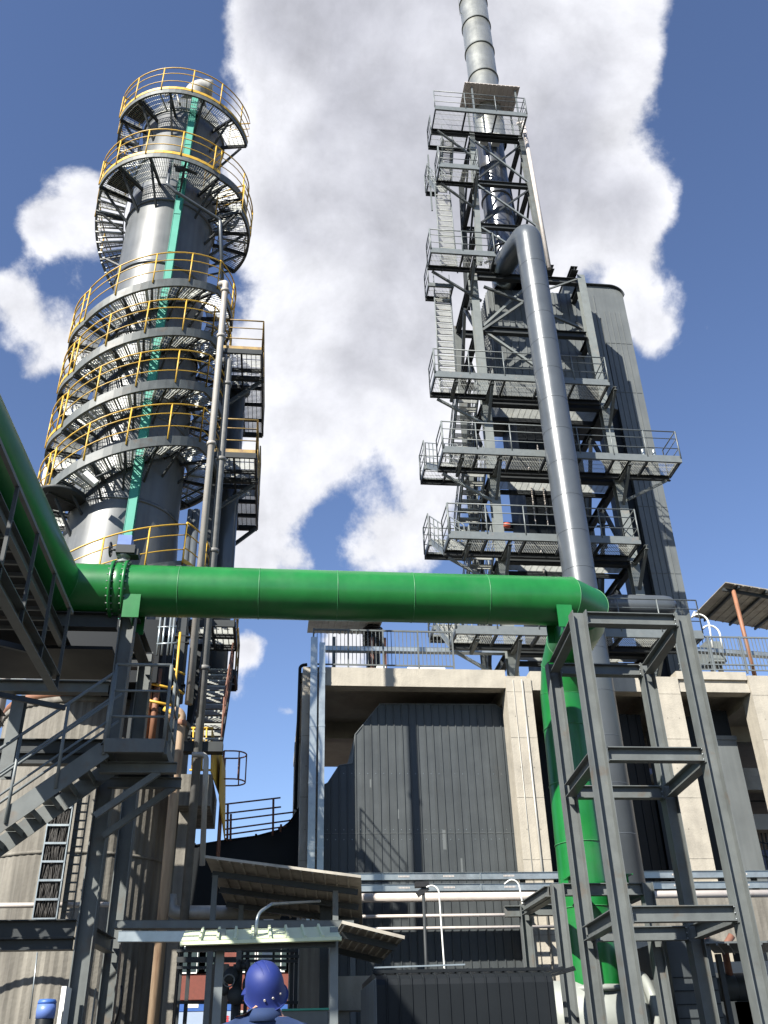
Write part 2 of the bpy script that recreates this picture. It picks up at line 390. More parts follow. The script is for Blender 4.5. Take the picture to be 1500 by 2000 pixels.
def ribbed(mb, o, U, V, N, w, h, pitch=.22, rh=.03, rw=.035, th=.03):
    """flat sheet o + U*w + V*h with raised ribs along V on the N side"""
    o = Vector(o); U = Vector(U).normalized(); V = Vector(V).normalized(); N = Vector(N).normalized()
    mb.prism([o, o+U*w, o+U*w+V*h, o+V*h], -N*th)
    n = int(w/pitch); e = (w-n*pitch)/2
    for i in range(n+1):
        a = o+U*(e+i*pitch)
        if e+i*pitch < rw or e+i*pitch > w-rw: continue
        mb.prism([a-U*rw*.5-N*.004, a-U*rw*.3+N*rh, a+U*rw*.3+N*rh, a+U*rw*.5-N*.004], V*h)
# ================================================================== ground
g = MB(); g.quad((-900,-900,0),(900,-900,0),(900,900,0),(-900,900,0))
o = g.build('ground', 'ground'); o['kind'] = 'structure'

# ================================================================== concrete frame
cf = thing('concrete_building', (6.6, 24.5, 0), 'pale board-cast concrete frame of tall columns carrying the railed deck, behind the green pipe', 'concrete frame')
YC = 24.0
b = MB()
b.box(1.17, 6.28, YC+.02, YC+.42, 10.33, 10.86); b.build('beam', 'conc', cf)
b = MB(); b.box(7.0, 10.6, YC+.02, YC+.42, 10.28, 10.84); b.build('beam', 'conc', cf)
for (ya, za, zb) in ((YC+.02, 10.30, 10.55), (YC+.10, 10.553, 10.68), (YC+.02, 10.683, 10.92)):
    b = MB(); b.box(11.32, 13.44, ya, YC+.42, za, zb); b.build('beam', 'conc', cf)
b = MB(); b.box(.55, 18, YC+.425, 33, 10.62, 10.84); b.build('deck_slab', 'conc', cf)
for (x0, x1, ztop) in ((.60, 1.14, 10.84), (6.26, 6.99, 10.60), (10.62, 11.31, 10.72), (13.45, 14.3, 10.8)):
    b = MB(); b.box(x0, x1, YC-.03, YC+.60, 0, ztop)
    c_ = b.build('column', 'conc', cf)
    b = MB()
    for z in (2.2, 4.0, 5.75, 7.3, 8.9, 10.2):
        if z < ztop-.2: b.box(x0-.0, x1+.0, YC-.033, YC-.029, z, z+.012)
    b.build('formwork_joint', 'conc_s', c_)
    b = MB()
    for z in (2.9, 4.9, 6.5, 8.1, 9.5):
        for t_ in (.25, .75): xx = x0+(x1-x0)*t_; b.lathe((xx, YC-.031, z), [(.016, 0), (.016, -.003)], 8, axis='y')
    b.build('tie_holes', 'conc_s', c_)
for (x, w) in ((.75, .4), (6.5, .4), (10.9, .4), (13.7, .4)):
    b = MB(); b.box(x-w/2, x+w/2, YC+.62, 28.0, 10.15, 10.615); b.build('cross_beam', 'conc', cf)
b = MB(); b.box(.55, 18, 28.01, 28.41, 10.10, 10.615); b.build('beam', 'conc', cf)
for x in (.8, 6.6, 10.95, 13.8):
    b = MB(); b.box(x-.3, x+.3, 28.415, 28.95, 0, 10.10); b.build('column', 'conc', cf)
# lower floor in the right bay
b = MB(); b.box(11.35, 18, YC+2.4, 33, 8.55, 8.8); b.build('floor_slab', 'conc', cf)
b = MB(); b.box(11.35, 18, YC+2.4, YC+2.75, 8.15, 8.545); b.build('beam', 'conc', cf)
# cream packing blocks left on the edge of the deck
for i, (px0, px1, w, lb) in enumerate(((565+170, 735+18, .1, 'small pale packing block on the deck edge under the railing'), (795, 868, .07, 'long thin pale plank lying on the deck edge under the railing'))):
    a = P(px0, 1303, YC+.2); c = P(px1, 1303, YC+.2)
    b = MB(); b.box(a.x, c.x, YC+.1, YC+.3, 10.863, 10.863+w); tag(b.build('packing_block', 'white'), lb, 'packing block', 'pale blocks on the deck edge')

# conduits up the face of the second column
for i, (xx, lb) in enumerate(((6.47, 'thin grey conduit up the concrete column, left of the pair'), (6.72, 'thicker brown-grey conduit up the concrete column, right of the pair'))):
    b = MB(); r_ = .012 if i == 0 else .028
    b.tube([(xx, YC-.03-r_, 3), (xx, YC-.03-r_, 10.55)], r_, 8)
    tag(b.build('conduit', 'pipe_g'), lb, 'conduit', 'conduits on the second concrete column')
b = MB(); b.tube([P(1000, 1290, YC-.15), P(1000, 1240, YC-.15), P(1027, 1560, YC-.15)][:1]+[P(1000, 1240, YC-.14), P(1012, 1330, YC-.14), P(1037, 1700, YC-.14)], .018, 8)
# main railing on the deck
def balusters(mb, x0, x1, y, z0, z1, sp=.108, r=.009):
    n = int(abs(x1-x0)/sp)
    for i in range(1, n):
        x = x0+(x1-x0)*i/n; mb.box(x-r, x+r, y-r, y+r, z0, z1)
rg = thing('guard_railing', (2.9, YC+.12, 10.86), 'dark grey baluster railing along the deck above the charcoal cladding', 'railing', 'baluster railings on the deck')
b = MB(); b.box(.87, 4.86, YC+.09, YC+.13, 12.0, 12.045); b.box(.87, 4.86, YC+.09, YC+.13, 10.96, 10.995); b.build('rail', 'steel', rg)
b = MB(); balusters(b, .87, 4.86, YC+.11, 10.995, 12.0); b.build('balusters', 'steel', rg)
for x in (.88, 1.86, 2.85, 3.85, 4.85):
    b = MB(); b.box(x-.022, x+.022, YC+.085, YC+.135, 10.86, 12.06); b.build('post', 'steel', rg)
rg = thing('guard_railing', (13.4, YC+.12, 10.92), 'grey baluster railing on the deck at the right edge, in front of the corrugated shelter', 'railing', 'baluster railings on the deck')
b = MB(); b.box(11.5, 17, YC+.09, YC+.13, 12.03, 12.075); b.box(11.5, 17, YC+.09, YC+.13, 11.16, 11.195); b.box(11.5, 17, YC+.09, YC+.13, 11.0, 11.03); b.build('rail', 'rail', rg)
b = MB(); balusters(b, 11.5, 17, YC+.11, 11.03, 12.03); b.build('balusters', 'rail', rg)
for x in (11.55, 12.55, 13.55, 14.55, 15.6):
    b = MB(); b.box(x-.025, x+.025, YC+.085, YC+.135, 10.92, 12.08); b.build('post', 'rail', rg)
# cable tray behind the railing
def tray(name, a, c, w, h, m, label, cat='cable tray', slots=False, group=None):
    t = thing(name, (Vector(a)+Vector(c))/2, label, cat, group)
    b = MB(); b.bar(a, c, w, .008, (0,0,1), (0, -h/2)); b.bar(a, c, .008, h, (0,0,1), (w/2, 0)); b.bar(a, c, .008, h, (0,0,1), (-w/2, 0))
    b.build('channel', m, t)
    b = MB(); b.bar(a, c, w+.02, .006, (0,0,1), (0, h/2+.004)); b.build('cover', m, t)
    return t
tray('cable_tray', P(632, 1268, 25.6), P(1010, 1274, 25.6), .2, .13, 'galv', 'galvanised cable tray seen through the railing above the charcoal cladding')
tray('cable_tray', P(1345, 1269, 25.2), P(1560, 1285, 25.2), .2, .12, 'galv', 'bright cable tray running behind the right-hand railing')
# two galvanised ducts in front of the left column
for i, (x0, x1, zt, lb) in enumerate(((.80, .985, 11.66, 'galvanised square duct up the left concrete column, the taller left one'), (1.04, 1.20, 11.50, 'galvanised square duct up the left concrete column, the shorter right one'))):
    t = thing('vertical_duct', (.9+.2*i, YC-.2, 0), lb, 'duct', 'paired square ducts on the left column')
    b = MB(); b.box(x0, x1, YC-.20, YC-.06, 0, zt); b.build('casing', 'galv', t)
    for z in (4.2, 6.0, 7.6, 9.1, 10.6):
        b = MB(); b.box(x0-.006, x1+.006, YC-.206, YC-.055, z, z+.05); b.build('joint_strap', 'galv', t)
# dark drain pipe beside the left column
b = MB(); b.tube(path([P(600, 1298, 24.3), P(586, 1300, 24.3), P(577, 1580, 24.3)], .12), .045, 10)
tag(b.build('drain_pipe', 'clad_dk'), 'slim dark blue-black drain pipe down the outside of the left concrete column', 'pipe')

# ================================================================== charcoal clad box under the deck
cb = thing('clad_dust_collector', (4, YC+1.6, 0), 'large charcoal ribbed metal casing with chamfered shoulders between the concrete columns', 'clad casing')
YF = YC+.85
out = [(.62, 0), (.62, P(610, 1560, YF).z), (P(640, 1530, YF).x, P(640, 1530, YF).z), (P(662, 1496, YF).x, P(662, 1496, YF).z), (P(688, 1492, YF).x, P(688, 1492, YF).z), (P(693, 1436, YF).x, P(693, 1436, YF).z),
       (P(742, 1376, YF).x, P(742, 1376, YF).z), (P(966, 1377, YF).x, P(966, 1377, YF).z), (P(985, 1390, YF).x, P(985, 1390, YF).z), (6.75, P(985, 1390, YF).z-.1), (6.75, 0)]
b = MB(); b.prism([(x, YF, z) for x, z in out], (0, 2.9, 0)); b.build('casing', 'clad', cb)
def top_z(x):
    for (xa, za), (xb, zb) in zip(out[1:-1], out[2:]):
        if xa <= x <= xb and xb > xa: return za+(zb-za)*(x-xa)/(xb-xa)
    return out[1][1]
b = MB(); x = .8
while x < 6.7:
    zt = top_z(x)
    b.prism([(x-.022, YF+.004, 0), (x-.012, YF-.026, 0), (x+.012, YF-.026, 0), (x+.022, YF+.004, 0)], (0, 0, zt-.01)); x += .217
b.build('ribs', 'clad', cb)
b = MB()
for (xa, za), (xb, zb) in zip(out[1:-2], out[2:-1]):
    b.bar((xa, YF+.02, za+.012), (xb, YF+.02, zb+.012), .09, .02, (0, 0, 1))
b.build('edge_trim', 'clad_lt', cb)
b = MB(); zs = P(850, 1627, YF).z; b.box(.65, 6.73, YF-.012, YF+.002, zs-.012, zs); zs = P(850, 1815, YF).z
b.build('sheet_lap', 'clad_lt', cb)
b = MB()
for py_ in (1512, 1621, 1640):
    z = P(850, py_, YF).z; x = .91
    while x < 6.7:
        if rnd.random() < .85 and z < top_z(x)-.1: b.box(x-.008, x+.008, YF-.008, YF-.001, z, z+.016)
        x += .1085*2
b.build('screws', 'galv', cb)
for (px_, py_, w_, h_) in ((724, 1530, .05, .22), (868, 1640, .09, .5), (984, 1648, .03, .2), (902, 1690, .05, .35), (778, 1590, .04, .25)):
    q = P(px_, py_, YF-.002); b = MB(); b.box(q.x-w_/2, q.x+w_/2, YF-.0035, YF-.0015, q.z-h_/2, q.z+h_/2); b.build('touch_up_patch', 'clad_lt', cb)
# low dark beam that shades the foot of the casing
# curved duct at left; the tower's shade is put into its near-black colour
cd = thing('curved_clad_duct', (-.6, 26.5, 0), 'ribbed duct with a concave curved top, shade painted near-black, left of the concrete column', 'duct')
pts = [P(q[0], q[1], 26) for q in ((330, 1672), (380, 1652), (440, 1642), (500, 1634), (545, 1622), (566, 1606), (580, 1585), (592, 1568), (606, 1562))]
poly = [Vector((pts[0].x, 26, 4.5))]+pts+[Vector((pts[-1].x, 26, 4.5))]
b = MB(); b.prism(poly, (0, 1.6, 0)); b.build('casing', 'clad_dk', cd)
b = MB()
for p, q in zip(pts[:-1], pts[1:]): b.bar(p+Vector((0, -.01, .01)), q+Vector((0, -.01, .01)), .06, .03)
for k in range(11):
    t = k/10; i = min(len(pts)-2, int(t*(len(pts)-1))); q = pts[i]; b.box(q.x-.03, q.x+.03, 25.93, 25.99, q.z+.02, q.z+.06)
b.build('edge_trim', 'clad_dk', cd)
# rusty rail above the duct
rr = thing('rusty_guard_rail', P(490, 1640, 25.6), 'rusty brown five-bar guard rail sloping up over the curved duct', 'railing')
b = MB()
for (ya, yb, xb_) in ((1571, 1558, 548), (1589, 1576, 549), (1603, 1586, 575), (1620, 1602, 570), (1631, 1614, 560)):
    b.tube([P(438, ya, 25.4), P(xb_, yb, 25.4)], .022, 6)
b.build('bars', 'rust', rr)
for x, y0, y1 in ((445, 1572, 1642), (451, 1590, 1642), (534, 1560, 1632), (549, 1610, 1625)):
    b = MB(); b.tube([P(x, y0, 25.4), P(x-1, y1, 25.4)], .03, 6); b.build('post', 'rust', rr)

# ================================================================== right stair tower
LV = [12.1, 15.25, 18.42, 21.55]
XL, XR = 6.86, 11.2
YF1, YB1 = 25.3, 28.6
rt = thing('steel_stair_tower', (9, 27, 10.84), 'grey steel frame tower with cantilevered grating platforms around the clad shaft on the right', 'steel tower')
for x, zt in ((XL, 27.9), (XR, 27.9)):
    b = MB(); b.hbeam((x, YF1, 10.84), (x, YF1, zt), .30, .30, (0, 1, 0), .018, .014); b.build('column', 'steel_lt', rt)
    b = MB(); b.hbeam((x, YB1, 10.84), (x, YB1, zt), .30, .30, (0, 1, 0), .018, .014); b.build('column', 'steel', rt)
for z in LV+[24.95, 27.75]:
    b = MB(); b.hbeam((XL+.16, YF1, z-.14), (XR-.16, YF1, z-.14), .2, .28); b.build('beam', 'steel_dk', rt)
    b = MB(); b.hbeam((XL+.16, YB1, z-.14), (XR-.16, YB1, z-.14), .2, .28); b.build('beam', 'steel_dk', rt)
    for x in (XL, XR):
        b = MB(); b.hbeam((x, YF1+.16, z-.14), (x, YB1-.16, z-.14), .2, .28); b.build('beam', 'steel_dk', rt)
zz = [10.9]+LV+[24.95, 27.75]
for za, zb in zip(zz[:-1], zz[1:]):
    for x in (XL, XR):
        b = MB(); b.bar((x, YB1-.2, za+.1), (x, (YF1+YB1)/2, zb-.3), .12, .12); b.build('brace', 'steel_dk', rt); b = MB(); b.bar((x, YF1+.2, za+.1), (x, (YF1+YB1)/2, zb-.3), .12, .12); b.build('brace', 'steel_dk', rt)
# K braces in the front of the upper two bays
for za, zb in ((21.6, 24.8), (25.0, 27.6)):
    b = MB(); b.bar((XL+.2, YF1, za if za > 22 else zb), ((XL+XR)/2+.3, YF1, zb if za > 22 else za+1.2), .09, .09)
    b.build('brace', 'steel_lt', rt)
b = MB(); b.bar(P(945, 560, 25.2), P(1022, 590, 25.2), .09, .09); b.build('brace', 'steel', rt); b = MB(); b.bar(P(942, 645, 25.2), P(1020, 592, 25.2), .09, .09); b.build('brace', 'steel', rt)
b = MB(); b.bar(P(1075, 615, 25.2), P(1138, 642, 25.2), .09, .09); b.build('brace', 'steel', rt); b = MB(); b.bar(P(1070, 565, 25.2), P(1128, 545, 25.2), .06, .06); b.build('brace', 'steel', rt)
for px in (1077, 1123):
    q = P(px, 522, 24.9); b = MB(); b.hbeam((q.x, 24.95, 28.02), (q.x, 25.6, 28.02), .28, .22); b.build('beam', 'steel_dk', rt)
b = MB(); b.hbeam((7.7, 24.9, 28.0), (7.7, 25.6, 28.0), .2, .2); b.build('beam', 'steel_dk', rt)

def deck(parent, x0, x1, y0, y1, z, sides, nb=1.2, railm='rail', along='y', front=.17, under=True, rail_from=0):
    """platform (part) with frame mesh, grating / handrail sub-parts"""
    f = MB()
    f.channel((x0, y0+.04, z-.07), (x1, y0+.04, z-.07), .08, front, (0,0,1), .01, 1)
    p = f.build('platform', 'rail' if railm == 'rail' else railm, parent)
    n = max(1, round((x1-x0)/nb))
    f = MB(); f.channel((x0, y1-.05, z-.10), (x1, y1-.05, z-.10), .1, .2, (0,0,1), .01, -1)
    f.bar((x0+.03, y0+.09, z-.08), (x0+.03, y1-.11, z-.08), .05, .12); f.bar((x1-.03, y0+.09, z-.08), (x1-.03, y1-.11, z-.08), .05, .12)
    for i in range(1, n):
        x = x0+(x1-x0)*i/n; f.bar((x, y0+.09, z-.085), (x, y1-.11, z-.085), .06, .10)
    f.build('joists', 'steel_dk', p)
    gb = MB(); grating(gb, x0+.06, x1-.06, y0+.08, y1-.08, z+.005, along)
    sub(gb, 'grating', 'grate', p, parent)
    h = MB()
    c = {'f': ((x0, y0+.02, z), (x1, y0+.02, z)), 'b': ((x0, y1-.02, z), (x1, y1-.02, z)), 'l': ((x0+.02, y0, z), (x0+.02, y1, z)), 'r': ((x1-.02, y0, z), (x1-.02, y1, z))}
    for s_ in sides:
        a, e = c[s_]; rails(h, [a, e], 1.1, .022, 1.15)
    # toe boards
    for s_ in sides:
        a, e = c[s_]; h.bar(Vector(a)+Vector((0,0,.06)), Vector(e)+Vector((0,0,.06)), .006, .1)
    if sides: sub(h, 'handrail', railm, p, parent)
    return p
def sub(mb, name, m, part, root):
    """sub-part: mesh built relative to the root's location, parented to the part"""
    o = mb.build(name, m, part); return o

def bracket(parent, x, y0, y1, z, drop=1.2, m='steel'):
    b = MB(); b.hbeam((x, y0+.05, z-.22), (x, y1-.16, z-.22), .12, .14); b.bar((x, y0+.15, z-.29), (x, y1-.15, z-.29-drop*.9), .09, .09)
    b.build('bracket', m, parent)

PW = [(4.95, 11.02, 12.1), (4.95, 11.02, 15.25), (4.95, 12.99, 18.42), (4.85, 11.0, 21.55)]
for (x0, x1, z) in PW:
    if z < 12.2:
        deck(rt, x0, 12.4, 24.0, 25.12, z, 'lf')
    else:
        deck(rt, x0, x1, 24.0, 25.12, z, 'lfr')
    # inner floor strip behind the columns
    f = MB(); f.channel((XL-.1, 26.3, z-.12), (XR+.1, 26.3, z-.12), .08, .16); pf = f.build('platform', 'steel_dk', rt)
    gb = MB(); grating(gb, XL+.05, XR-.05, 25.48, 26.25, z+.005, 'x'); sub(gb, 'grating', 'grate', pf, rt)
    for x in (XL, XR): bracket(rt, x, 24.0, 25.3, z, .95)
    bracket(rt, 5.6, 24.0, 25.3, z, .0)
    # long strut from the column out to the left overhang
    b = MB(); b.bar((XL-.1, 25.2, z-1.2), (5.1, 25.1, z-.25), .08, .08); b.build('brace', 'steel_lt', rt)
b = MB(); b.bar((XR+.15, 25.1, 18.42-1.0), (12.8, 25.0, 18.42-.25), .08, .08); b.build('brace', 'steel', rt)
# scissor stairs on the left side of the tower
def flight(parent, foot, top, wdir, w, nt, m='rail', treadm='grate', hr=True, sh=.2, rail_sides=(0, 1), hm=None):
    """stair flight: stringers (part) > treads and handrail as sub-parts; foot/top are the lower-left nosing points"""
    foot = Vector(foot); top = Vector(top); wd = Vector(wdir).normalized()
    s = MB()
    for k in (0, 1):
        s.bar(foot+wd*(w*k), top+wd*(w*k), .012, sh); s.bar(foot+wd*(w*k), top+wd*(w*k), .05, .012, (0,0,1), (0, sh/2)); s.bar(foot+wd*(w*k), top+wd*(w*k), .05, .012, (0,0,1), (0, -sh/2))
    st = s.build('stair_flight', m, parent)
    run = (top-foot); hd = Vector((run.x, run.y, 0)).normalized()
    me = None
    for i in range(nt):
        p = foot+run*((i+.5)/nt)
        if me is None:
            t = MB()
            for q in range(5):
                e = hd*(-.11+.055*q); t.bar(e+wd*.02, e+wd*(w-.02), .008, .028, (0,0,1))
            t.bar(hd*.13+wd*.02, hd*.13+wd*(w-.02), .03, .035); t.bar(hd*-.13+wd*.02, hd*-.13+wd*(w-.02), .012, .035)
            tb = MB(); tb.v = t.v; tb.f = t.f; tb.sm = t.sm
            me_o = tb.build('tread', treadm, None); me = me_o.data; o = me_o
        else:
            o = bpy.data.objects.new('tread', me); COL.objects.link(o)
        base = Vector((0,0,0)); q_ = st
        while q_ is not None: base += q_.location; q_ = q_.parent
        o.parent = st; o.location = p-base
    if hr:
        h = MB()
        for k in rail_sides: rails(h, [foot+wd*(w*k), top+wd*(w*k)], 1.0, .02, .9)
        sub(h, 'handrail', hm or m, st, parent)
    return st
for za, zb in ((10.9, 12.1), (12.1, 15.25), (15.25, 18.42), (18.42, 21.55)):
    zm = (za+zb)/2 if zb > 12.2 else 11.5
    yb = 27.3
    if zb > 12.2:
        flight(rt, (4.98, 25.15, za), (4.98, yb, zm), (1, 0, 0), .72, 8)
        deck(rt, 4.9, 6.62, yb, 28.3, zm, 'lb', 1.0)
        flight(rt, (5.86, 25.15, zb), (5.86, yb, zm), (1, 0, 0), .72, 8)
# upper front platforms and steep stairs
deck(rt, 5.02, 7.50, 24.0, 24.88, 27.52, 'lfr')
deck(rt, 5.62, 7.26, 24.0, 24.88, 32.42, 'lfr')
deck(rt, 5.65, 9.65, 24.0, 25.15, 36.1, 'fr'); deck(rt, 5.65, 7.3, 25.2, 26.0, 36.1, 'l')
deck(rt, 5.1, 6.1, 25.3, 26.1, 27.1, 'l')
deck(rt, 5.62, 6.15, 26.4, 27.1, 34.4, 'lb')
bracket(rt, 6.7, 24.0, 25.3, 27.5, .9, 'steel'); bracket(rt, 7.2, 24.0, 25.3, 32.4, .9, 'steel')
b = MB(); b.bar((7.1, 25.2, 26.2), (5.2, 24.9, 27.3), .08, .08); b.build('brace', 'steel', rt); b = MB(); b.bar((7.4, 25.2, 31.2), (5.8, 24.8, 32.25), .08, .08); b.build('brace', 'steel', rt); b = MB(); b.bar((7.4, 25.2, 34.6), (5.9, 25.0, 35.9), .08, .08); b.build('brace', 'steel', rt)
flight(rt, (5.25, 25.2, 21.6), (5.42, 25.75, 27.05), (1, 0, 0), .62, 16)
flight(rt, (5.60, 25.0, 27.5), (5.70, 25.5, 32.4), (1, 0, 0), .62, 14)
flight(rt, (5.72, 25.3, 32.45), (5.66, 26.4, 34.4), (1, 0, 0), .45, 7)
flight(rt, (6.25, 25.6, 36.1), (6.2, 26.4, 34.4), (1, 0, 0), .45, 6)
# diagonal bracing visible to the left at the upper levels: side posts
for (x, y) in ((5.7, 26.35),):
    b = MB(); b.bar((x, y, 32.4), (x, y, 36.0), .06, .06); b.build('post', 'rail', rt)

# stack support truss (upper part of tower)
TX0, TX1, TY0, TY1 = 7.45, 9.62, 25.2, 27.7
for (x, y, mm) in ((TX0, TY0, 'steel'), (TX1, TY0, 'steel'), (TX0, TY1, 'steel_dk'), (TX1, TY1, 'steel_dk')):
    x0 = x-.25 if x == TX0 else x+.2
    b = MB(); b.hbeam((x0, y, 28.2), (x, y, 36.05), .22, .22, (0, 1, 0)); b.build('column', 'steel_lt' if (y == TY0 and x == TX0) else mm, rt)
tz = [28.2, 30.45, 33.05, 36.0]
for z in tz[1:]:
    f_ = (z-28.2)/7.85; xa = TX0-.25*(1-f_); xb = TX1+.2*(1-f_)
    for y in (TY0, TY1):
        b = MB(); b.hbeam((xa+.1, y, z-.12), (xb-.1, y, z-.12), .16, .24); b.build('beam', 'steel_dk', rt)
    for x in (xa, xb):
        b = MB(); b.hbeam((x, TY0+.1, z-.12), (x, TY1-.1, z-.12), .16, .24); b.build('beam', 'steel_dk', rt)
for za, zb in zip(tz[:-1], tz[1:]):
    b = MB(); b.bar((TX0-.05, TY0, za+.05), (TX1+.05, TY0, zb-.3), .07, .07); b.build('brace', 'steel_dk', rt)
    b = MB(); b.bar((TX1+.05, TY0-.08, za+.05), (TX0-.05, TY0-.08, zb-.3), .07, .07); b.build('brace', 'rail', rt)
    b = MB(); b.bar((TX0-.1, TY1, za+.05), (TX0-.1, TY0, zb-.3), .08, .08); b.build('brace', 'steel_dk', rt); b = MB(); b.bar((TX1+.1, TY1, za+.05), (TX1+.1, TY0, zb-.3), .08, .08); b.build('brace', 'steel_dk', rt)

# stainless stack
ck = thing('exhaust_stack', (8.72, 26.5, 20), 'tall bright stainless exhaust stack with dark rings rising above the right tower', 'chimney')
b = MB(); b.lathe((8.72, 26.5, 0), [(.70, 37.2), (.70, 48.62), (.66, 48.62), (.66, 48.2)], 56, caps=False); b.lathe((8.72, 26.5, 0), [(.66, 48.2), (.01, 48.2)], 56, caps=False); b.build('flue', 'chim', ck)
b = MB(); b.lathe((8.62, 26.5, 0), [(.62, 28.1), (.62, 36.9), (.70, 37.2)], 48, caps=False); b.build('lagged_section', 'mirror', ck)
for z in (41.95, 44.15, 46.3, 48.35):
    b = MB(); b.lathe((8.72, 26.5, 0), [(.702, z-.04), (.745, z-.04), (.745, z+.04), (.702, z+.04)], 56, caps=False); b.build('ring', 'steel', ck)
for z in (30.2, 33.4):
    b = MB(); b.lathe((8.62, 26.5, 0), [(.622, z-.03), (.68, z-.03), (.68, z+.03), (.622, z+.03)], 48, caps=False); b.build('ring', 'mirror', ck)
b = MB(); b.tube([(7.93, 26.4, 47.2), (7.93, 26.4, 49.6)], .012, 6); b.box(7.93, 8.03, 26.39, 26.41, 47.4, 47.43); b.build('lightning_rod', 'steel', ck)
# corrugated rain hood under the stack
hd_ = thing('corrugated_rain_hood', (8.8, 26.2, 39.8), 'square corrugated sheet hood around the stack above the top railing', 'hood')
zA, zB = 39.45, 39.45
x0, x1 = P(908, 163, 25.0).x, P(1015, 166, 25.0).x
b = MB(); ribbed(b, (x0, 25.0, 39.5), (1, 0, 0), (0, 1, 0), (0, 0, -1), x1-x0, 1.35, .2, .03, .06); b.build('sheet', 'pipe_w', hd_)
for x in (x0+.35, x1-.2):
    for y in (25.2, 26.2): b = MB(); b.bar((x, y, 36.1), (x, y, 39.45), .07, .07); b.build('post', 'rail', hd_)
# instruments on the top deck
for i, (px, py, lb) in enumerate(((940, 232, 'white instrument cabinet on the top deck, the left one of two'), (962, 228, 'white instrument cabinet on the top deck, the right one of two'))):
    q = P(px, py, 25.6); b = MB(); b.box(q.x-.18, q.x+.18, 25.5, 25.8, 36.2, 36.75); b.box(q.x-.15, q.x+.15, 25.49, 25.5, 36.25, 36.7); tag(b.build('instrument_cabinet', 'white'), lb, 'cabinet', 'white cabinets on the top deck')
# slim white riser pipe beside the stack truss
b = MB(); b.tube([(9.78, 24.95, 36.9), (9.88, 24.95, 27.9)], .085, 12); b.tube([(9.75, 24.95, 36.85), (9.6, 25.2, 37.1)], .06, 8)
tag(b.build('riser_pipe', 'pipe_w'), 'slim pale riser pipe down the right side of the stack truss', 'pipe')

# big slate grey pipe with inverted U
gp = thing('large_grey_pipe', (8.42, 22.8, 0), 'fat glossy slate-grey pipe standing in front of the right tower, bent over at its top', 'pipe')
GX, GY, GR = 8.42, 22.8, .47
pth = [Vector((GX, GY, 0)), Vector((GX, GY, 13))]+path([(GX, GY, 20), (GX, GY, 27.35), (8.08, 25.7, 28.35), (8.62, 26.4, 28.6)], .62, 10)
b = MB(); b.tube(pth, GR, 40); b.build('shell', 'greyp', gp)
for z in [2.4+1.22*k for k in range(20)]:
    b = MB(); b.lathe((GX, GY, z), [(GR+.001, -.009), (GR+.006, -.007), (GR+.006, .007), (GR+.001, .009)], 40, caps=False); b.build('seam', 'greyp', gp)
b = MB(); b.box(GX+GR-.01, GX+GR+.03, GY+.02, GY+.05, 0, 12.5); b.build('edge_strip', 'rust_pipe', gp)

# clad shaft inside the tower, upper box and outer duct
ch = thing('clad_flue_casing', (11, 28, 10.84), 'tall grey ribbed flue casing, an upside-down U with a rounded shoulder behind the right tower', 'flue casing')
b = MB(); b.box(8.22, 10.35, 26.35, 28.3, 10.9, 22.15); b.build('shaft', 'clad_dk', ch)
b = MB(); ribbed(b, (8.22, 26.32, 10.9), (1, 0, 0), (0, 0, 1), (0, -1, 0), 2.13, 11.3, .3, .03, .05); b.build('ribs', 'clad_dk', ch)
b = MB(); b.box(7.75, 12.2, 26.35, 28.4, 22.2, 28.0); b.build('hopper_box', 'clad', ch)
b = MB(); ribbed(b, (7.75, 26.32, 22.2), (1, 0, 0), (0, 0, 1), (0, -1, 0), 4.45, 5.8, .28, .03, .05); ribbed(b, (7.72, 28.4, 22.2), (0, -1, 0), (0, 0, 1), (-1, 0, 0), 2.05, 5.8, .15, .04, .05); b.build('ribs', 'clad_lt', ch)
DX0, DX1, DZ = 13.02, 14.12, 30.25
pl = [(DX0, 10.9), (DX0, 28.4), (11.6, 28.4), (11.6, DZ), (13.6, DZ)]
for k in range(0, 9):
    a = PI/2*k/8; pl.append((13.6+.6*math.sin(a), DZ-.55+.55*math.cos(a)))
pl += [(DX1, 10.9)]
b = MB(); b.prism([(x, 28.0, z) for x, z in pl], (0, 2.0, 0)); b.build('duct', 'clad_lt', ch)
b = MB(); x = DX0+.2
while x < DX1-.05:
    b.prism([(x-.02, 28.003, 10.9), (x-.01, 27.975, 10.9), (x+.01, 27.975, 10.9), (x+.02, 28.003, 10.9)], (0, 0, 17.9 if x < 13.9 else 17.6)); x += .22
x = 11.8
while x < 13.1:
    b.prism([(x-.02, 28.003, 28.41), (x-.01, 27.975, 28.41), (x+.01, 27.975, 28.41), (x+.02, 28.003, 28.41)], (0, 0, 1.0)); x += .22
for z in (13.5, 16.2, 19.0, 21.7, 24.4, 27.0): b.box(DX0, DX1, 27.985, 28.0, z, z+.02)
b.build('ribs', 'clad_lt', ch)
tp = [(11.55, DZ+.03)]+[(p[0]*1.0+.02, p[1]+.03) for p in pl[4:-1]]
b = MB()
for (xa, za), (xb, zb) in zip(tp[:-1], tp[1:]): b.bar((xa, 28.95, za), (xb, 28.95, zb), 2.15, .03, (0, 0, 1))
b.build('roof_sheet', 'clad', ch)
b = MB(); b.box(DX0-.35, DX0-.003, 28.2, 29.6, 10.9, 28.3); b.build('inner_duct', 'clad_dk', ch)

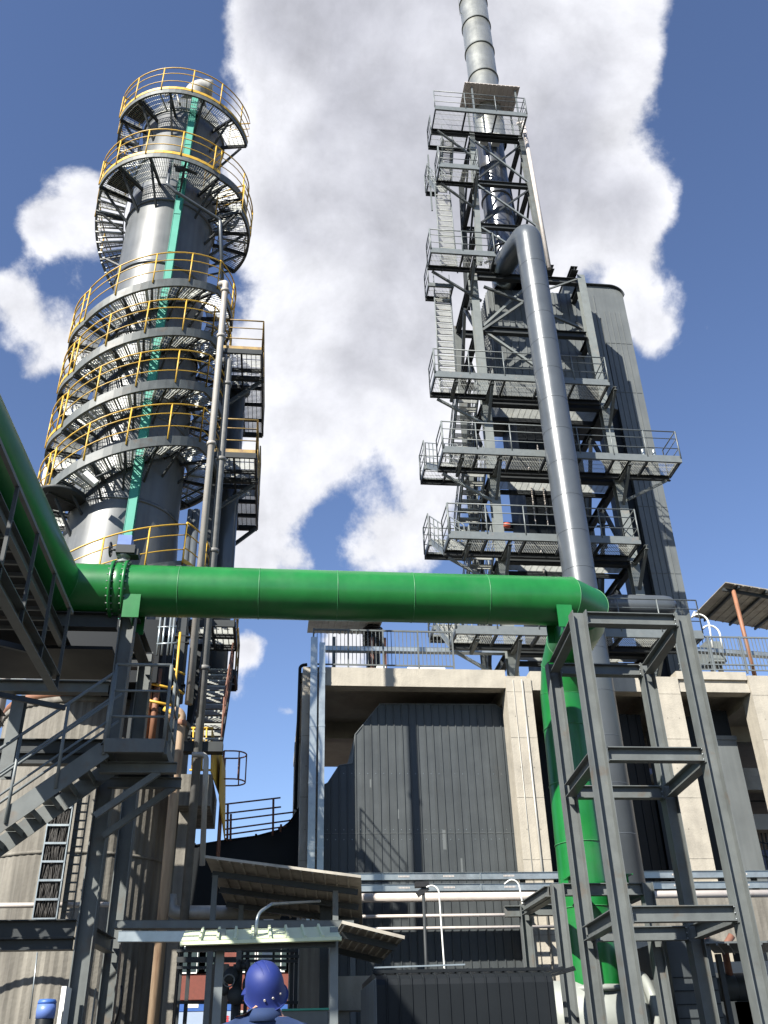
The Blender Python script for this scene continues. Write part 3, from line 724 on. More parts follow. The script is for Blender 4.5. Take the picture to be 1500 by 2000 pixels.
# chains and drop cables inside the tower
for i, (px, y0_, y1_, lb) in enumerate(((1037, 905, 1030, 'pale hoist chain hanging in front of the dark shaft, the left strand'), (1055, 870, 1030, 'pale hoist chain hanging in front of the dark shaft, the right strand'), (1062, 1075, 1120, 'short pale hoist chain hanging just above the green pipe'))):
    a = P(px-6, y0_, 26.1); c = a.copy(); c.z = P(px, y1_, 26.1).z
    b = MB(); n = int((a.z-c.z)/.12)
    for k in range(n):
        z = a.z-.12*k; b.box(a.x-.022, a.x+.022, 26.08, 26.1, z-.1, z) if k % 2 else b.box(a.x-.008, a.x+.008, 26.06, 26.12, z-.12, z)
    tag(b.build('hoist_chain', 'pipe_w'), lb, 'chain', 'pale hoist chains')
b = MB(); q = P(990, 1026, 24.9); b.lathe((q.x, 24.9, q.z), [(.02, -.11), (.08, -.10), (.10, 0), (.08, .10), (.02, .11)], 18, axis='x')
tag(b.build('lamp_housing', 'orange'), 'small round orange-red housing on the third platform of the right tower', 'lamp housing')
b = MB(); q = P(1174, 1010, 24.7); b.tube([(q.x, 24.7, 15.3), (q.x, 24.7, 16.3)], .05, 8); b.lathe((q.x, 24.7, 16.4), [(.03, -.2), (.13, -.15), (.13, .1), (.06, .2)], 12); b.tube([(q.x-.2, 24.7, 16.1), (q.x+.25, 24.7, 16.15)], .03, 6)
tag(b.build('valve', 'steel_dk'), 'small dark valve standing behind the rail of the third platform', 'valve')
for i, px in enumerate((1255, 1276)):
    q = P(px, 880, 24.6); b = MB(); b.tube([(q.x, 24.6, 18.45), (q.x, 24.6, 19.1), (q.x+.0, 24.6, 19.15)], .06, 10)
    tag(b.build('pipe_stub', 'galv'), ('left' if i == 0 else 'right')+' of two short galvanised pipe stubs on the widest platform', 'pipe stub', 'galvanised pipe stubs')
# handrail stringers of grey cylinder duct near deck
hz = thing('horizontal_grey_vessel', (11, 24.8, 12.6), 'grey horizontal round duct with a domed end behind the top of the steel frame', 'duct')
a = P(1180, 1180, 24.9); c = P(1285, 1190, 24.9)
b = MB(); b.lathe((0, 24.9, a.z-.05), [(.01, 9.9), (.28, 9.95), (.36, 10.2), (.36, 11.75), (.33, 11.95), (.22, 12.1), (.01, 12.16)], 32, axis='x'); b.build('shell', 'greyp', hz)
b = MB(); b.box(9.9, 11.9, 24.6, 25.2, a.z-.75, a.z-.42); b.build('cradle', 'steel_dk', hz)

# near-black walls added as the shade in the bays behind the columns
b = MB(); b.box(7.02, 9.3, 26.4, 27.6, 0, 9.9); tag(b.build('fill_wall', 'clad_dk'), 'near-black fill wall added in the gap right of the second concrete column', 'clad wall')
b = MB(); b.box(11.2, 13.0, 27.2, 28.0, 0, 8.1); tag(b.build('fill_wall', 'clad_dk'), 'near-black fill wall added deep in the bay right of the third concrete column', 'clad wall')
# roof plant at the right
sh = thing('corrugated_shelter', (15, 25.8, 10.84), 'brown-grey corrugated shelter roof on a rusty post at the right edge of the deck', 'shelter')
A, B_, C_, D_ = P(1417, 1138, 24.6), P(1600, 1168, 24.6), P(1560, 1195, 27.6), P(1354, 1200, 27.6)
A = Vector((A.x, 24.6, A.z)); U = (P(1500, 1152, 24.6)-A).normalized()
V = (P(1352, 1205, 28.0)-A); 
b = MB(); N = U.cross(V.normalized()); N = N if N.z < 0 else -N
ribbed(b, A, U, V, N, 4.0, V.length, .26, .02, .05); b.build('roof_sheet', 'sheet_b', sh)
b = MB()
for t in (.12, .37, .62, .9):
    p = A+U*(4*t*.9)+N*.06; b.bar(p, p+V, .05, .08)
b.bar(A+V*.08+N*.13, A+V*.08+U*4+N*.13, .07, .1); b.build('roof_beam', 'steel_dk', sh)
b = MB(); q = P(1432, 1153, 24.8); r2 = P(1466, 1315, 24.8); b.tube([(q.x, 24.8, q.z), (q.x+.02, 24.8, 10.8)], .065, 10); b.build('post', 'rust_pipe', sh)
for i, (x, y, x2, y2, x3, y3, lb) in enumerate(((1392, 1265, 1375, 1172, 1357, 1195, 'taller white hooked vent pipe left of the rusty post'), (1410, 1265, 1398, 1195, 1375, 1225, 'shorter white hooked vent pipe right beside the taller one'))):
    b = MB(); b.tube(path([P(x, y, 24.9), P(x2, y2-14, 24.9), P(x3, y3, 24.9)], .28, 8), .03, 8); tag(b.build('vent_pipe', 'white'), lb, 'vent pipe', 'white hooked vent pipes')
pc = thing('control_cabinet', P(1405, 1275, 26), 'grey-green control cabinet behind the right railing', 'cabinet')
a = P(1378, 1252, 25.8); c = P(1420, 1292, 25.8); b = MB(); b.box(a.x, c.x, 25.8, 26.5, c.z, a.z); b.build('body', 'steel_lt', pc)
b = MB(); b.box(a.x+.06, (a.x+c.x)/2-.01, 25.785, 25.8, c.z+.08, a.z-.06); b.box((a.x+c.x)/2+.01, c.x-.06, 25.785, 25.8, c.z+.08, a.z-.06); b.build('door', 'steel_lt', pc)
b = MB(); b.box(a.x+.1, a.x+.2, 25.95, 26.1, 10.84, c.z); b.box(c.x-.2, c.x-.1, 25.95, 26.1, 10.84, c.z); b.build('foot', 'steel_dk', pc)
# fan unit and posts behind the left part of the railing
sh2 = thing('corrugated_lean_to', P(650, 1222, 26.5), 'small brown corrugated lean-to behind the left railing, just under the green pipe', 'shelter')
A = P(604, 1200, 25.6); U = Vector((1, 0, 0)); V = P(600, 1236, 27.8)-A
b = MB(); N = U.cross(V.normalized()); N = N if N.z < 0 else -N
ribbed(b, A, U, V, N, 2.3, V.length, .2, .025, .05); b.build('roof_sheet', 'sheet_b', sh2)
for px in (652, 727, 752): 
    b = MB(); q = P(px, 1296, 26.2); b.box(q.x-.05, q.x+.05, 26.15, 26.25, 10.84, 12.7); b.build('post', 'rust' if px > 700 else 'steel', sh2)
mt = thing('fan_motor', P(725, 1290, 26.8), 'black finned motor behind the left railing', 'motor')
q = P(728, 1245, 26.8); b = MB(); b.lathe((q.x, 26.8, q.z), [(.05, -.5), (.25, -.45), (.28, 0), (.22, .45), (.08, .5)], 20); 
for k in range(8): b.lathe((q.x, 26.8, q.z-.3+k*.08), [(.27, -.012), (.33, -.012), (.33, .012), (.27, .012)], 20, caps=False)
b.build('housing', 'black', mt); b = MB(); b.box(q.x-.2, q.x+.2, 26.6, 27.0, 10.84, q.z-.45); b.build('pedestal', 'steel_dk', mt)

# far facade in the right bay
fb = thing('slate_blue_building', (20, 36, 0), 'slate-blue plastered building with a pale ledge seen through the right concrete bay', 'building')
b = MB(); b.box(14.5, 34, 34, 44, 0, 13.2); b.build('wall', 'facade', fb)
b = MB(); b.box(14.5, 34, 33.85, 34.0, 11.32, 11.68); b.build('ledge', 'white', fb)
for x in (15.2, 17.6, 20.0):
    b = MB(); b.box(x, x+1.1, 33.97, 34.0, 5.2, 6.9); w_ = b.build('window', 'white', fb); b = MB(); b.box(x+.08, x+1.02, 33.955, 33.97, 5.28, 6.82); sub(b, 'pane', 'glass', w_, fb)
# concrete balcony with black rail at far right
bl = thing('concrete_balcony', P(1480, 1610, 27), 'short concrete balcony with a black handrail at the right edge', 'balcony')
a = P(1455, 1600, 27); b = MB(); b.box(a.x, a.x+4, 27, 30, a.z-.3, a.z+.15); b.build('slab', 'conc', bl)
b = MB(); rails(b, [(a.x+.05, 30, a.z+.15), (a.x+.05, 27.1, a.z+.15), (a.x+4, 27.1, a.z+.15)], 1.1, .03, 1.2); b.build('handrail', 'steel_dk', bl)
# sloped dark lattice below it
b = MB()
for k in range(7):
    p = P(1462+8*k, 1625, 27.5); q = P(1478+10*k, 1700+10*k, 27.5); b.bar(p, q, .04, .04)
for k in range(3): b.bar(P(1462, 1640+22*k, 27.5), P(1530, 1655+30*k, 27.5), .04, .04)
tag(b.build('steel_lattice', 'steel_dk'), 'thin black steel lattice hanging below the balcony at the right edge', 'lattice')
# dark clad column between concrete columns (right)
dk = thing('clad_riser_duct', (9.9, 25.6, 0), 'charcoal ribbed riser duct between the two right concrete columns', 'duct')
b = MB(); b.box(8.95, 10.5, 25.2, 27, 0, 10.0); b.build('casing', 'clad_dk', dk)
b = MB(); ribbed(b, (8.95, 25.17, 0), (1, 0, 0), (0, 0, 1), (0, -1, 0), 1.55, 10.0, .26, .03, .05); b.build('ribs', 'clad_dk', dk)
a1, a2 = P(1395, 1500, 25.2), P(1450, 1500, 25.2)
dk = thing('grey_clad_pier', (a1.x, 25.3, 0), 'slim blue-grey clad pier to the right of the third concrete column', 'duct')
b = MB(); b.box(a1.x, a2.x, 25.2, 26.0, 0, P(1395, 1440, 25.2).z); b.build('casing', 'clad_lt', dk)
b = MB(); b.box(a1.x-.02, a2.x+.02, 25.17, 26.03, P(1395, 1445, 25.2).z, P(1395, 1437, 25.2).z); b.build('collar', 'clad_lt', dk)
b = MB(); b.box(a1.x+.05, a2.x-.05, 25.3, 26.0, P(1395, 1437, 25.2).z, 10.2); b.build('upper_casing', 'clad_dk', dk)
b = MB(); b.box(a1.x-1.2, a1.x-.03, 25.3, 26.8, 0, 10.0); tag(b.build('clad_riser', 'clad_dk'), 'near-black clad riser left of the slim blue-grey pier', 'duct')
# ================================================================== left tower
TX, TY = -4.06, 21.0
TC = (TX, TY)
tw = thing('absorber_tower', (TX, TY, 8.1), 'tall silver-grey cylindrical process tower wrapped by a spiral stair on the left', 'process tower')
b = MB(); b.lathe((TX, TY, 0), [(1.62, 8.1), (1.62, 8.6), (1.56, 9.6), (1.42, 12.9), (1.36, 13.6), (1.33, 22.0), (1.31, 28.9), (1.2, 29.3), (.8, 29.65), (.05, 29.8)], 72); b.build('shell', 'shell', tw)
for z in (13.45, 16.1, 18.9, 21.55, 24.2, 26.4, 28.6):
    b = MB(); r_ = 1.37 if z < 14 else 1.345
    b.lathe((TX, TY, 0), [(r_-.03, z-.05), (r_+.03, z-.045), (r_+.03, z+.045), (r_-.03, z+.05)], 72, caps=False); b.build('stiffening_ring', 'greyp', tw)
b = MB(); b.tube(path([(TX+.15, TY-.3, 29.4), (TX+.15, TY-.3, 31.25), (TX+.75, TY-.25, 31.25)], .45, 10), .36, 24); b.build('outlet_elbow', 'pipe_g', tw)
b = MB(); b.lathe((TX+.15, TY-.3, 0), [(.37, 30.2), (.48, 30.2), (.48, 30.32), (.37, 30.32)], 24, caps=False); b.build('flange', 'greyp', tw)
# turquoise cable tray
b = MB(); xa = -3.63
b.bar((xa, 19.5, 8.6), (xa, 19.5, 29.2), .20, .02, (0, 1, 0)); b.bar((xa-.1, 19.58, 8.6), (xa-.1, 19.58, 29.2), .012, .2, (0, 1, 0)); b.bar((xa+.1, 19.58, 8.6), (xa+.1, 19.58, 29.2), .012, .2, (0, 1, 0))
for z in [9+1.6*k for k in range(13)]: b.box(xa-.105, xa+.105, 19.475, 19.49, z, z+.03)
b.build('cable_tray', 'teal', tw)
for k in range(7):
    z = 10+2.8*k; b = MB(); b.bar((xa, 19.6, z), (xa-.05, 19.9, z), .06, .06); b.build('tray_bracket', 'greyp', tw)

# spiral stair -------------------------------------------------------
sp = thing('spiral_staircase', (TX, TY, 10.5), 'grey grating spiral staircase with yellow handrails climbing round the left tower', 'spiral staircase')
RI, RO = 1.46, 2.22
def pol(r, a, z): return Vector((TX+r*math.cos(a), TY+r*math.sin(a), z))
def sector_mesh(r0, r1, da, th=.03):
    """grating sector centred on angle 0, radial bearing bars"""
    t = MB(); n = max(3, int(da*r1/.075))
    for i in range(n+1):
        a = -da/2+da*i/n; c, s_ = math.cos(a), math.sin(a)
        t.bar((r0*c, r0*s_, 0), (r1*c, r1*s_, 0), .009, th, (0, 0, 1))
    m_ = max(2, int((r1-r0)/.13))
    for j in range(m_+1):
        rr = r0+(r1-r0)*j/m_
        w_ = .008 if 0 < j < m_ else .012
        t.arc((0, 0), rr-w_/2, rr+w_/2, -th/2 if j in (0, m_) else -.004, -th/2 if j in (0, m_) else -.004, -da/2, da/2, th if j in (0, m_) else .016, n=3)
    t.bar((r0, 0, 0), (r1, 0, 0), .01, .01)
    return t
def edge_bars(t, r0, r1, da):
    for s_ in (-1, 1):
        a = s_*da/2; t.bar((r0*math.cos(a), r0*math.sin(a), -.02), (r1*math.cos(a), r1*math.sin(a), -.02), .03, .06, (0, 0, 1))
_tm = {}
def place_tread(parent, a, z, r0, r1, da, name='tread'):
    key = (round(r0, 2), round(r1, 2), round(da, 3), name)
    base = Vector((0,0,0)); q = parent
    while q is not None: base += q.location; q = q.parent
    if key not in _tm:
        t = sector_mesh(r0, r1, da); edge_bars(t, r0, r1, da)
        o = t.build(name, 'grate', None); _tm[key] = o.data
    else:
        o = bpy.data.objects.new(name, _tm[key]); COL.objects.link(o)
    o.parent = parent; o.location = Vector((TX, TY, z))-base; o.rotation_euler = (0, 0, a)
    return o
def helix(parent, a0, z0, a1, z1, nst, r0=RI, r1=RO, st_h=.28, railing=True, railm='yellow', brk=3, m='steel', posts=1.15, toe=False, inner=False):
    """one climbing stretch: stringers (part) > treads, handrail"""
    s = MB(); n = max(6, int(abs(a1-a0)/R(5)))
    s.arc(TC, r1, r1+.014, z0-st_h*.6, z1-st_h*.6, a0, a1, st_h, n)
    s.arc(TC, r1-.06, r1, z0-st_h*.6, z1-st_h*.6, a0, a1, .01, n)
    s.arc(TC, r0-.014, r0, z0-st_h*.6, z1-st_h*.6, a0, a1, st_h, n)
    fl = s.build('stair_flight', m, parent)
    s = MB()
    for k in range(brk+1):
        t = (k+.5)/(brk+1); a = a0+(a1-a0)*t; z = z0+(z1-z0)*t
        s = MB(); s.bar(pol(1.34, a, z-.16), pol(r1-.02, a, z-.16), .05, .08, (0,0,1))
        s.bar(pol(1.34, a, z-.75), pol(r1-.25, a, z-.2), .05, .05, (0,0,1)); s.build('bracket', 'steel_dk', fl)
    da = abs(a1-a0)/nst
    for i in range(nst):
        a = a0+(a1-a0)*(i+.5)/nst; z = z0+(z1-z0)*(i+.5)/nst
        place_tread(fl, a, z, r0+.01, r1-.01, da*.98)
    if railing:
        h = MB(); npt = max(4, int(abs(a1-a0)/R(6)))
        pts = [pol(r1+.03, a0+(a1-a0)*k/npt, z0+(z1-z0)*k/npt) for k in range(npt+1)]
        rails(h, pts, 1.1, .021, posts)
        if toe: h.arc(TC, r1+.016, r1+.024, z0+.0, z1+.0, a0, a1, .12, npt)
        h.build('handrail', railm, fl)
    return fl
def ringdeck(parent, a0, a1, z, r0=RI, r1=RO, railm='yellow', nseg=None, brk=3, closed_ends=True, solid=None, knee=True):
    s = MB(); n = max(6, int(abs(a1-a0)/R(5)))
    s.arc(TC, r1, r1+.014, z-.16, z-.16, a0, a1, .24, n); s.arc(TC, r1-.07, r1, z-.12, z-.12, a0, a1, .01, n)
    pl_ = s.build('platform', 'steel', parent)
    s = MB()
    for k in range(brk+1):
        a = a0+(a1-a0)*(k/brk)
        s = MB(); s.bar(pol(1.3, a, z-.11), pol(r1-.02, a, z-.11), .06, .12, (0,0,1))
        if knee: s.bar(pol(1.3, a, z-1.15), pol(r1-.2, a, z-.2), .06, .06, (0,0,1))
        s.build('bracket', 'steel_dk', pl_)
    nseg = nseg or max(2, int(abs(a1-a0)/R(22)))
    for i in range(nseg):
        place_tread(pl_, a0+(a1-a0)*(i+.5)/nseg, z, r0+.01, r1-.01, abs(a1-a0)/nseg*.985, 'grating')
    h = MB(); npt = max(4, int(abs(a1-a0)/R(6)))
    pts = [pol(r1+.03, a0+(a1-a0)*k/npt, z) for k in range(npt+1)]
    if closed_ends: pts = [pol(r0+.1, a0, z)]+pts+[pol(r0+.1, a1, z)]
    rails(h, pts, 1.1, .022, 1.0)
    h.arc(TC, r1+.016, r1+.024, z+.02, z+.02, a0, a1, .11, npt)
    h.build('handrail', railm, pl_)
    return pl_
DEG = R(1)
# lower entrance flight and landing
helix(sp, 222*DEG, 9.75, 322*DEG, 11.65, 10, brk=3)
ringdeck(sp, 322*DEG, 380*DEG, 11.7, closed_ends=False, brk=2)
# four full turns; left side landing then climbing stretch
zt = 13.48; pitch = 1.80
for k in range(4):
    a0 = 172*DEG; z = zt+pitch*k
    ringdeck(sp, a0, 226*DEG, z, closed_ends=False, brk=2, knee=(k == 0), nseg=3)
    top = z+pitch
    helix(sp, 226*DEG, z+.06, 325*DEG, top, 11, brk=4)
    if k < 3: helix(sp, 325*DEG, top, (172+360)*DEG, top+.001, 9, brk=5)
# long back flight on the left up to the second platform
ringdeck(sp, -35*DEG, 62*DEG, 20.72, closed_ends=False, brk=3, nseg=4)
helix(sp, 62*DEG, 20.75, 205*DEG, 24.95, 22, r1=2.3, brk=4, st_h=.16)
ringdeck(sp, 205*DEG, 312*DEG, 25.0, r1=2.36, brk=4)
helix(sp, 312*DEG, 25.05, 372*DEG, 25.7, 5, r1=2.3, brk=2, railm='yellow')
helix(sp, 372*DEG, 25.7, 566*DEG, 28.3, 14, r1=2.12, brk=5)
ringdeck(sp, 335*DEG, 398*DEG, 24.35, r0=1.5, r1=2.5, brk=3)
ringdeck(sp, 206*DEG, 350*DEG, 28.35, r1=2.2, brk=5)
# solid dark plates hanging by the platforms
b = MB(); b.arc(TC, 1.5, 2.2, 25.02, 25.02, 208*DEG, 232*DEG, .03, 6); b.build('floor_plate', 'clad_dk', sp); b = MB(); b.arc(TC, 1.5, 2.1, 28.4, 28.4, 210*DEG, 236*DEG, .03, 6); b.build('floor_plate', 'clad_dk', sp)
b = MB(); b.lathe((TX-1.35, TY-1.25, 0), [(.05, 13.35), (.55, 13.36), (.6, 13.42), (.05, 13.44)], 32); b.build('dark_plate', 'steel_dk', sp)
# pipework with valve at second platform
pw = thing('sampling_pipe', (TX+.2, 18.9, 25), 'dark bent sampling pipe zigzagging down the front of the left tower', 'pipe')
pt = [P(336, 305, 19.0), P(327, 360, 19.0), P(345, 376, 19.1), P(430, 430, 19.8), P(434, 545, 19.9)]
b = MB(); b.tube(path(pt, .12, 5), .055, 10); b.build('run', 'greyp', pw)
b = MB(); b.tube([P(345, 330, 18.9), P(360, 330, 19.0)], .09, 10); b.tube([P(385, 340, 19.1), P(340, 322, 19.0)], .05, 8); b.build('valve', 'steel_dk', pw)
b = MB(); q = P(182, 998, 18.6); b.lathe((0, 0, 0), [(.02, 0), (.16, .05), (.13, .35), (.02, .38)], 16)
b = MB()
for (x0, y0, x1, y1) in ((322, 188, 350, 175), (330, 200, 345, 180), (345, 185, 352, 205)):
    b.tube([P(x0, y0, 19.3), P(x1, y1, 19.3)], .035, 6)
tag(b.build('instrument_piping', 'pipe_g'), 'small pale instrument piping on the top platform of the left tower', 'pipe')
fl = thing('flood_lamp', P(185, 925, 18.4), 'pale cream floodlight under the lowest turn of the spiral stair', 'lamp')
q = P(175, 925, 18.8); b = MB(); b.bar(q+Vector((-.12, 0, .0)), q+Vector((.16, .1, -.22)), .16, .14); b.build('housing', 'white', fl); b = MB(); b.tube([q+Vector((.1, .1, -.05)), q+Vector((.5, .3, .35))], .03, 6); b.build('arm', 'steel_dk', fl)

for r_, zb_ in ((tw, 8.1), (sp, 10.5)):     # the real tower stands a hair out of plumb
    r_.rotation_euler = (0, R(.85), 0); r_.location.x -= (19.7-zb_)*math.sin(R(.85))
# concrete pedestal
pd = thing('concrete_pedestal', (TX, TY, 0), 'round board-marked stained concrete pedestal below the left tower', 'pedestal')
b = MB()
NP = 80; prof = []
i0 = len(b.v)
for zi, z in enumerate((0, 8.1)):
    for j in range(NP*2):
        a = 2*PI*j/(NP*2); r_ = 2.02 if j % 2 else 2.035
        b.v.append((TX+r_*math.cos(a), TY+r_*math.sin(a), z))
for j in range(NP*2):
    j2 = (j+1) % (NP*2); b.f.append((i0+j, i0+j2, i0+NP*2+j2, i0+NP*2+j)); b.sm.append(False)
b.f.append(tuple(i0+NP*2+j for j in range(NP*2))); b.sm.append(False)
b.build('drum', 'conc_s', pd)
b = MB(); b.lathe((TX, TY, 0), [(2.04, 8.0), (2.07, 8.01), (2.07, 8.12), (1.7, 8.16)], 96, caps=False); b.build('top_band', 'conc_s', pd)
b = MB(); b.lathe((TX, TY, 0), [(2.032, 5.0), (2.05, 5.0), (2.05, 5.06), (2.032, 5.06)], 96, caps=False); b.build('cast_joint', 'conc_s', pd)
# rusty red pipe on the rim
b = MB(); b.tube([pol(2.0, (175+8*k)*DEG, 8.22) for k in range(14)], .09, 10); tag(b.build('orange_hose', 'rust_pipe'), 'orange-red pipe lying along the rim of the concrete pedestal', 'pipe')

# ------------------------------------------------------------------ pipes beside the tower
def vpipe(name, x, y, z0, z1, r, m, label, rings=(), top=None):
    t = thing(name, (x, y, z0), label, 'pipe', 'riser pipes beside the left tower')
    b = MB(); pts = [(x, y, z0), (x, y, z1)]
    if top: pts = path([(x, y, z0), (x, y, z1)]+top, .18, 6)
    b.tube(pts, r, 14); b.build('run', m, t)
    for z in rings:
        b = MB(); b.lathe((x, y, 0), [(r+.001, z-.05), (r+.03, z-.04), (r+.03, z+.04), (r+.001, z+.05)], 14, caps=False); b.build('collar', m, t)
    return t
vpipe('riser_pipe', -1.84, 18.3, 7.75, 19.5, .083, 'pipe_b', 'long pale galvanised riser pipe in front of the left tower, the left one of two', (19.2, 17.6, 14.2, 10.2), top=[(-2.0, 18.6, 19.75)])
ob = thing('orange_drain_pipe', (-1.95, 18.35, 0), 'weathered orange and tan plastic pipe with an elbow beside the pedestal', 'pipe')
q = P(356, 1400, 18.35); b = MB(); b.tube(path([(q.x-.28, 18.3, q.z-.08), (q.x-.14, 18.35, q.z+.22), (q.x-.02, 18.35, q.z+.0), (q.x-.03, 18.35, 0)], .1, 6), .10, 14); b.build('run', 'tan_pipe', ob)
b = MB(); b.lathe((q.x-.02, 18.35, 0), [(.10, q.z-.2), (.12, q.z-.18), (.12, q.z-.1), (.10, q.z-.08)], 14, caps=False); b.build('socket', 'rust_pipe', ob)
vpipe('riser_pipe', -1.60, 18.5, 3.6, 17.0, .085, 'pipe_d', 'darker grey riser pipe right of the pale one, bent under the yellow-railed platform', (16.2, 13.9, 11.4, 8.6), top=[(-1.95, 18.9, 17.25)])
b = MB(); b.tube(path([P(375, 1474, 18.3), P(403, 1474, 18.3), P(395, 1690, 18.3)], .1, 6), .055, 10)
tag(b.build('vent_pipe', 'pipe_g'), 'slim pale pipe with a square bend crossing in front of the darker riser', 'pipe')
q = P(88, 930, 21.5); b = MB(); b.tube(path([(q.x, 21.6, 8.3), (q.x, 21.6, P(96, 885, 21.5).z), (q.x+.5, 21.7, P(100, 872, 21.5).z+.05)], .12, 6), .10, 12)
tag(b.build('riser_pipe', 'pipe_w'), 'pale cream riser pipe at the left edge of the spiral stair', 'pipe')
# long thin pipes up the right flank of the tower
for i, (px, lb) in enumerate(((372, 'slim dark pipe up the shaded flank of the left tower, nearer the shell'), (384, 'slim dark pipe up the shaded flank of the left tower, nearer the pale riser'))):
    q = P(px, 1000, 20.4); b = MB(); b.tube([(q.x, 20.4, 8.5), (q.x, 20.4, 13.6)], .07+.02*i, 10); tag(b.build('flank_pipe', 'greyp'), lb, 'pipe', 'slim pipes on the tower flank')

# ------------------------------------------------------------------ rear access platforms (right of the tower)
ap = thing('rear_access_tower', (-1.2, 21.5, 8), 'dark stepped access platforms with yellow rails standing behind the two riser pipes', 'access platforms')
def deck2(x0, x1, y0, y1, z, sides, m='steel_dk'):
    f = MB()
    f.bar((x0, y0, z-.08), (x1, y0, z-.08), .06, .16); f.bar((x0, y1, z-.08), (x1, y1, z-.08), .06, .16)
    f.bar((x0, y0+.04, z-.08), (x0, y1-.04, z-.08), .06, .15); f.bar((x1, y0+.04, z-.08), (x1, y1-.04, z-.08), .06, .15)
    n = max(2, round((y1-y0)/.8))
    for i in range(1, n): y = y0+(y1-y0)*i/n; f.bar((x0+.03, y, z-.09), (x1-.03, y, z-.09), .05, .12)
    f.bar(((x0+x1)/2, y0+.03, z-.10), ((x0+x1)/2, y1-.03, z-.10), .05, .09)
    p = f.build('platform', m, ap)
    gb = MB(); grating(gb, x0+.05, x1-.05, y0+.05, y1-.05, z+.01, 'x', .06, .008, .025, .12); sub(gb, 'grating', 'grate', p, ap)
    h = MB()
    c = {'f': ((x0, y0, z), (x1, y0, z)), 'l': ((x0, y0, z), (x0, y1, z)), 'r': ((x1, y0, z), (x1, y1, z))}
    for s_ in sides:
        a, e = c[s_]; rails(h, [a, e], 1.1, .022, 1.0); h.bar(Vector(a)+Vector((0,0,.06)), Vector(e)+Vector((0,0,.06)), .008, .12)
    sub(h, 'handrail', 'mustard', p, ap)
    return p
zA = P(480, 683, 20.2).z; xA = P(512, 683, 20.2).x
deck2(-2.0, xA, 20.2, 24.2, zA, 'fr')
zB = P(470, 885, 20.2).z; xB = P(500, 885, 20.2).x
deck2(-2.0, xB, 20.2, 24.0, zB, 'fr')
zC = P(440, 1195, 20.2).z
zD = P(440, 1012, 20.2).z
b = MB(); b.bar((-1.9, 21.3, zA-.16), (xA+.05, 21.3, zA-.16), .1, .14); b.bar((-1.9, 21.3, zB-.16), (xB+.05, 21.3, zB-.16), .1, .14); b.build('beam', 'steel_dk', ap)
b = MB(); b.bar((-2.0, 21.3, zA-1.3), (xA-.05, 21.3, zA-.25), .08, .1); b.bar((-2.0, 21.3, zB-1.2), (xB-.05, 21.3, zB-.25), .08, .1); b.bar((-2.0, 23.7, zB-1.3), (xB-.02, 23.7, zB-.25), .08, .1); b.build('brace', 'steel_dk', ap)
for (x, y) in ((-2.05, 21.3), (-2.05, 24.0)):
    b = MB(); b.hbeam((x, y, 8), (x, y, zA), .2, .2, (0, 1, 0)); b.build('column', 'steel_dk', ap)
flight(ap, (-1.9, 22.6, zB), (-1.0, 24.1, zA-1.6), (0, 1, 0), .6, 8, 'steel_dk', hr=False)
deck2(-1.9, xA-.05, 24.2, 25.2, zA-1.6, 'r')
deck2(-2.1, P(458, 1215, 19.5).x, 19.5, 20.9, P(440, 1212, 19.5).z, 'r')
# lower stair with yellow-brown rails
zE = P(420, 1250, 19.2).z
q0 = P(390, 1250, 19.2); q1 = P(408, 1250, 19.2)
zF = P(420, 1455, 18.9).z
flight(ap, (-1.83, 18.85, zF), (-1.83, 21.3, zF+2.6), (1, 0, 0), .66, 12, 'steel_dk', rail_sides=(1,), hm='rust')
deck2(-1.85, -1.1, 21.35, 22.4, zF+2.6, 'r')
b = MB(); b.box(-1.9, -1.12, 18.6, 18.86, zF-.22, zF-.02); b.build('landing_edge', 'steel_dk', ap)
# grey vessel leg behind
b = MB(); q = P(470, 760, 22.2); b.lathe((q.x-.1, 22.2, 0), [(.26, 8), (.26, q.z+.2)], 24); b.lathe((q.x-.1, 22.2, 0), [(.27, q.z-.1), (.4, q.z-.1), (.4, q.z+.05), (.27, q.z+.05)], 24)
tag(b.build('flanged_pipe', 'greyp'), 'dark flanged upright pipe passing through the rear platforms', 'pipe')

# yellow boards, concrete block with black shadow and ladder hoop
yb = thing('yellow_screen', (-1.2, 19.2, 6.5), 'mustard-yellow steel screen with rails on the concrete landing beside the pedestal', 'screen')
b = MB(); a = P(415, 1425, 18.9); c = P(436, 1475, 20.3)
b.prism([P(413, 1424, 18.9), P(430, 1478, 20.0), P(430, 1560, 20.0), P(411, 1508, 18.9)], (.02, 0, 0)); b.build('panel', 'yellow', yb)
b = MB(); b.prism([P(431, 1470, 19.4), P(439, 1505, 20.2), P(438, 1640, 20.2), P(427, 1560, 19.4)], (.02, 0, 0)); b.build('panel', 'yellow', yb)
b = MB(); 
for px in (378, 385, 397, 404): b.tube([P(px, 1420, 18.9), P(px-3, 1505, 18.9)], .018, 6)
b.tube([P(374, 1422, 18.9), P(417, 1422, 18.9)], .022, 6); b.tube([P(370, 1504, 18.9), P(412, 1504, 18.9)], .022, 6); b.build('rail', 'yellow', yb)
cbk = thing('concrete_landing', (-1.5, 19.5, 0), 'grey concrete landing block under the yellow screen', 'landing')
zt_ = P(390, 1512, 18.9).z
b = MB(); b.box(-1.95, P(414, 1515, 18.9).x, 18.9, 21, zt_-.62, zt_); b.build('slab', 'conc_s', cbk)
b = MB(); b.box(-1.95, -1.75, 19.4, 19.9, 0, zt_-.625); b.build('pier', 'conc_s', cbk)
hp = thing('ladder_cage', P(462, 1500, 20.2), 'rusty ladder cage of two hoops and upright bars against the sky', 'ladder cage')
cx, cy = P(455, 1500, 20.2).x, 20.2
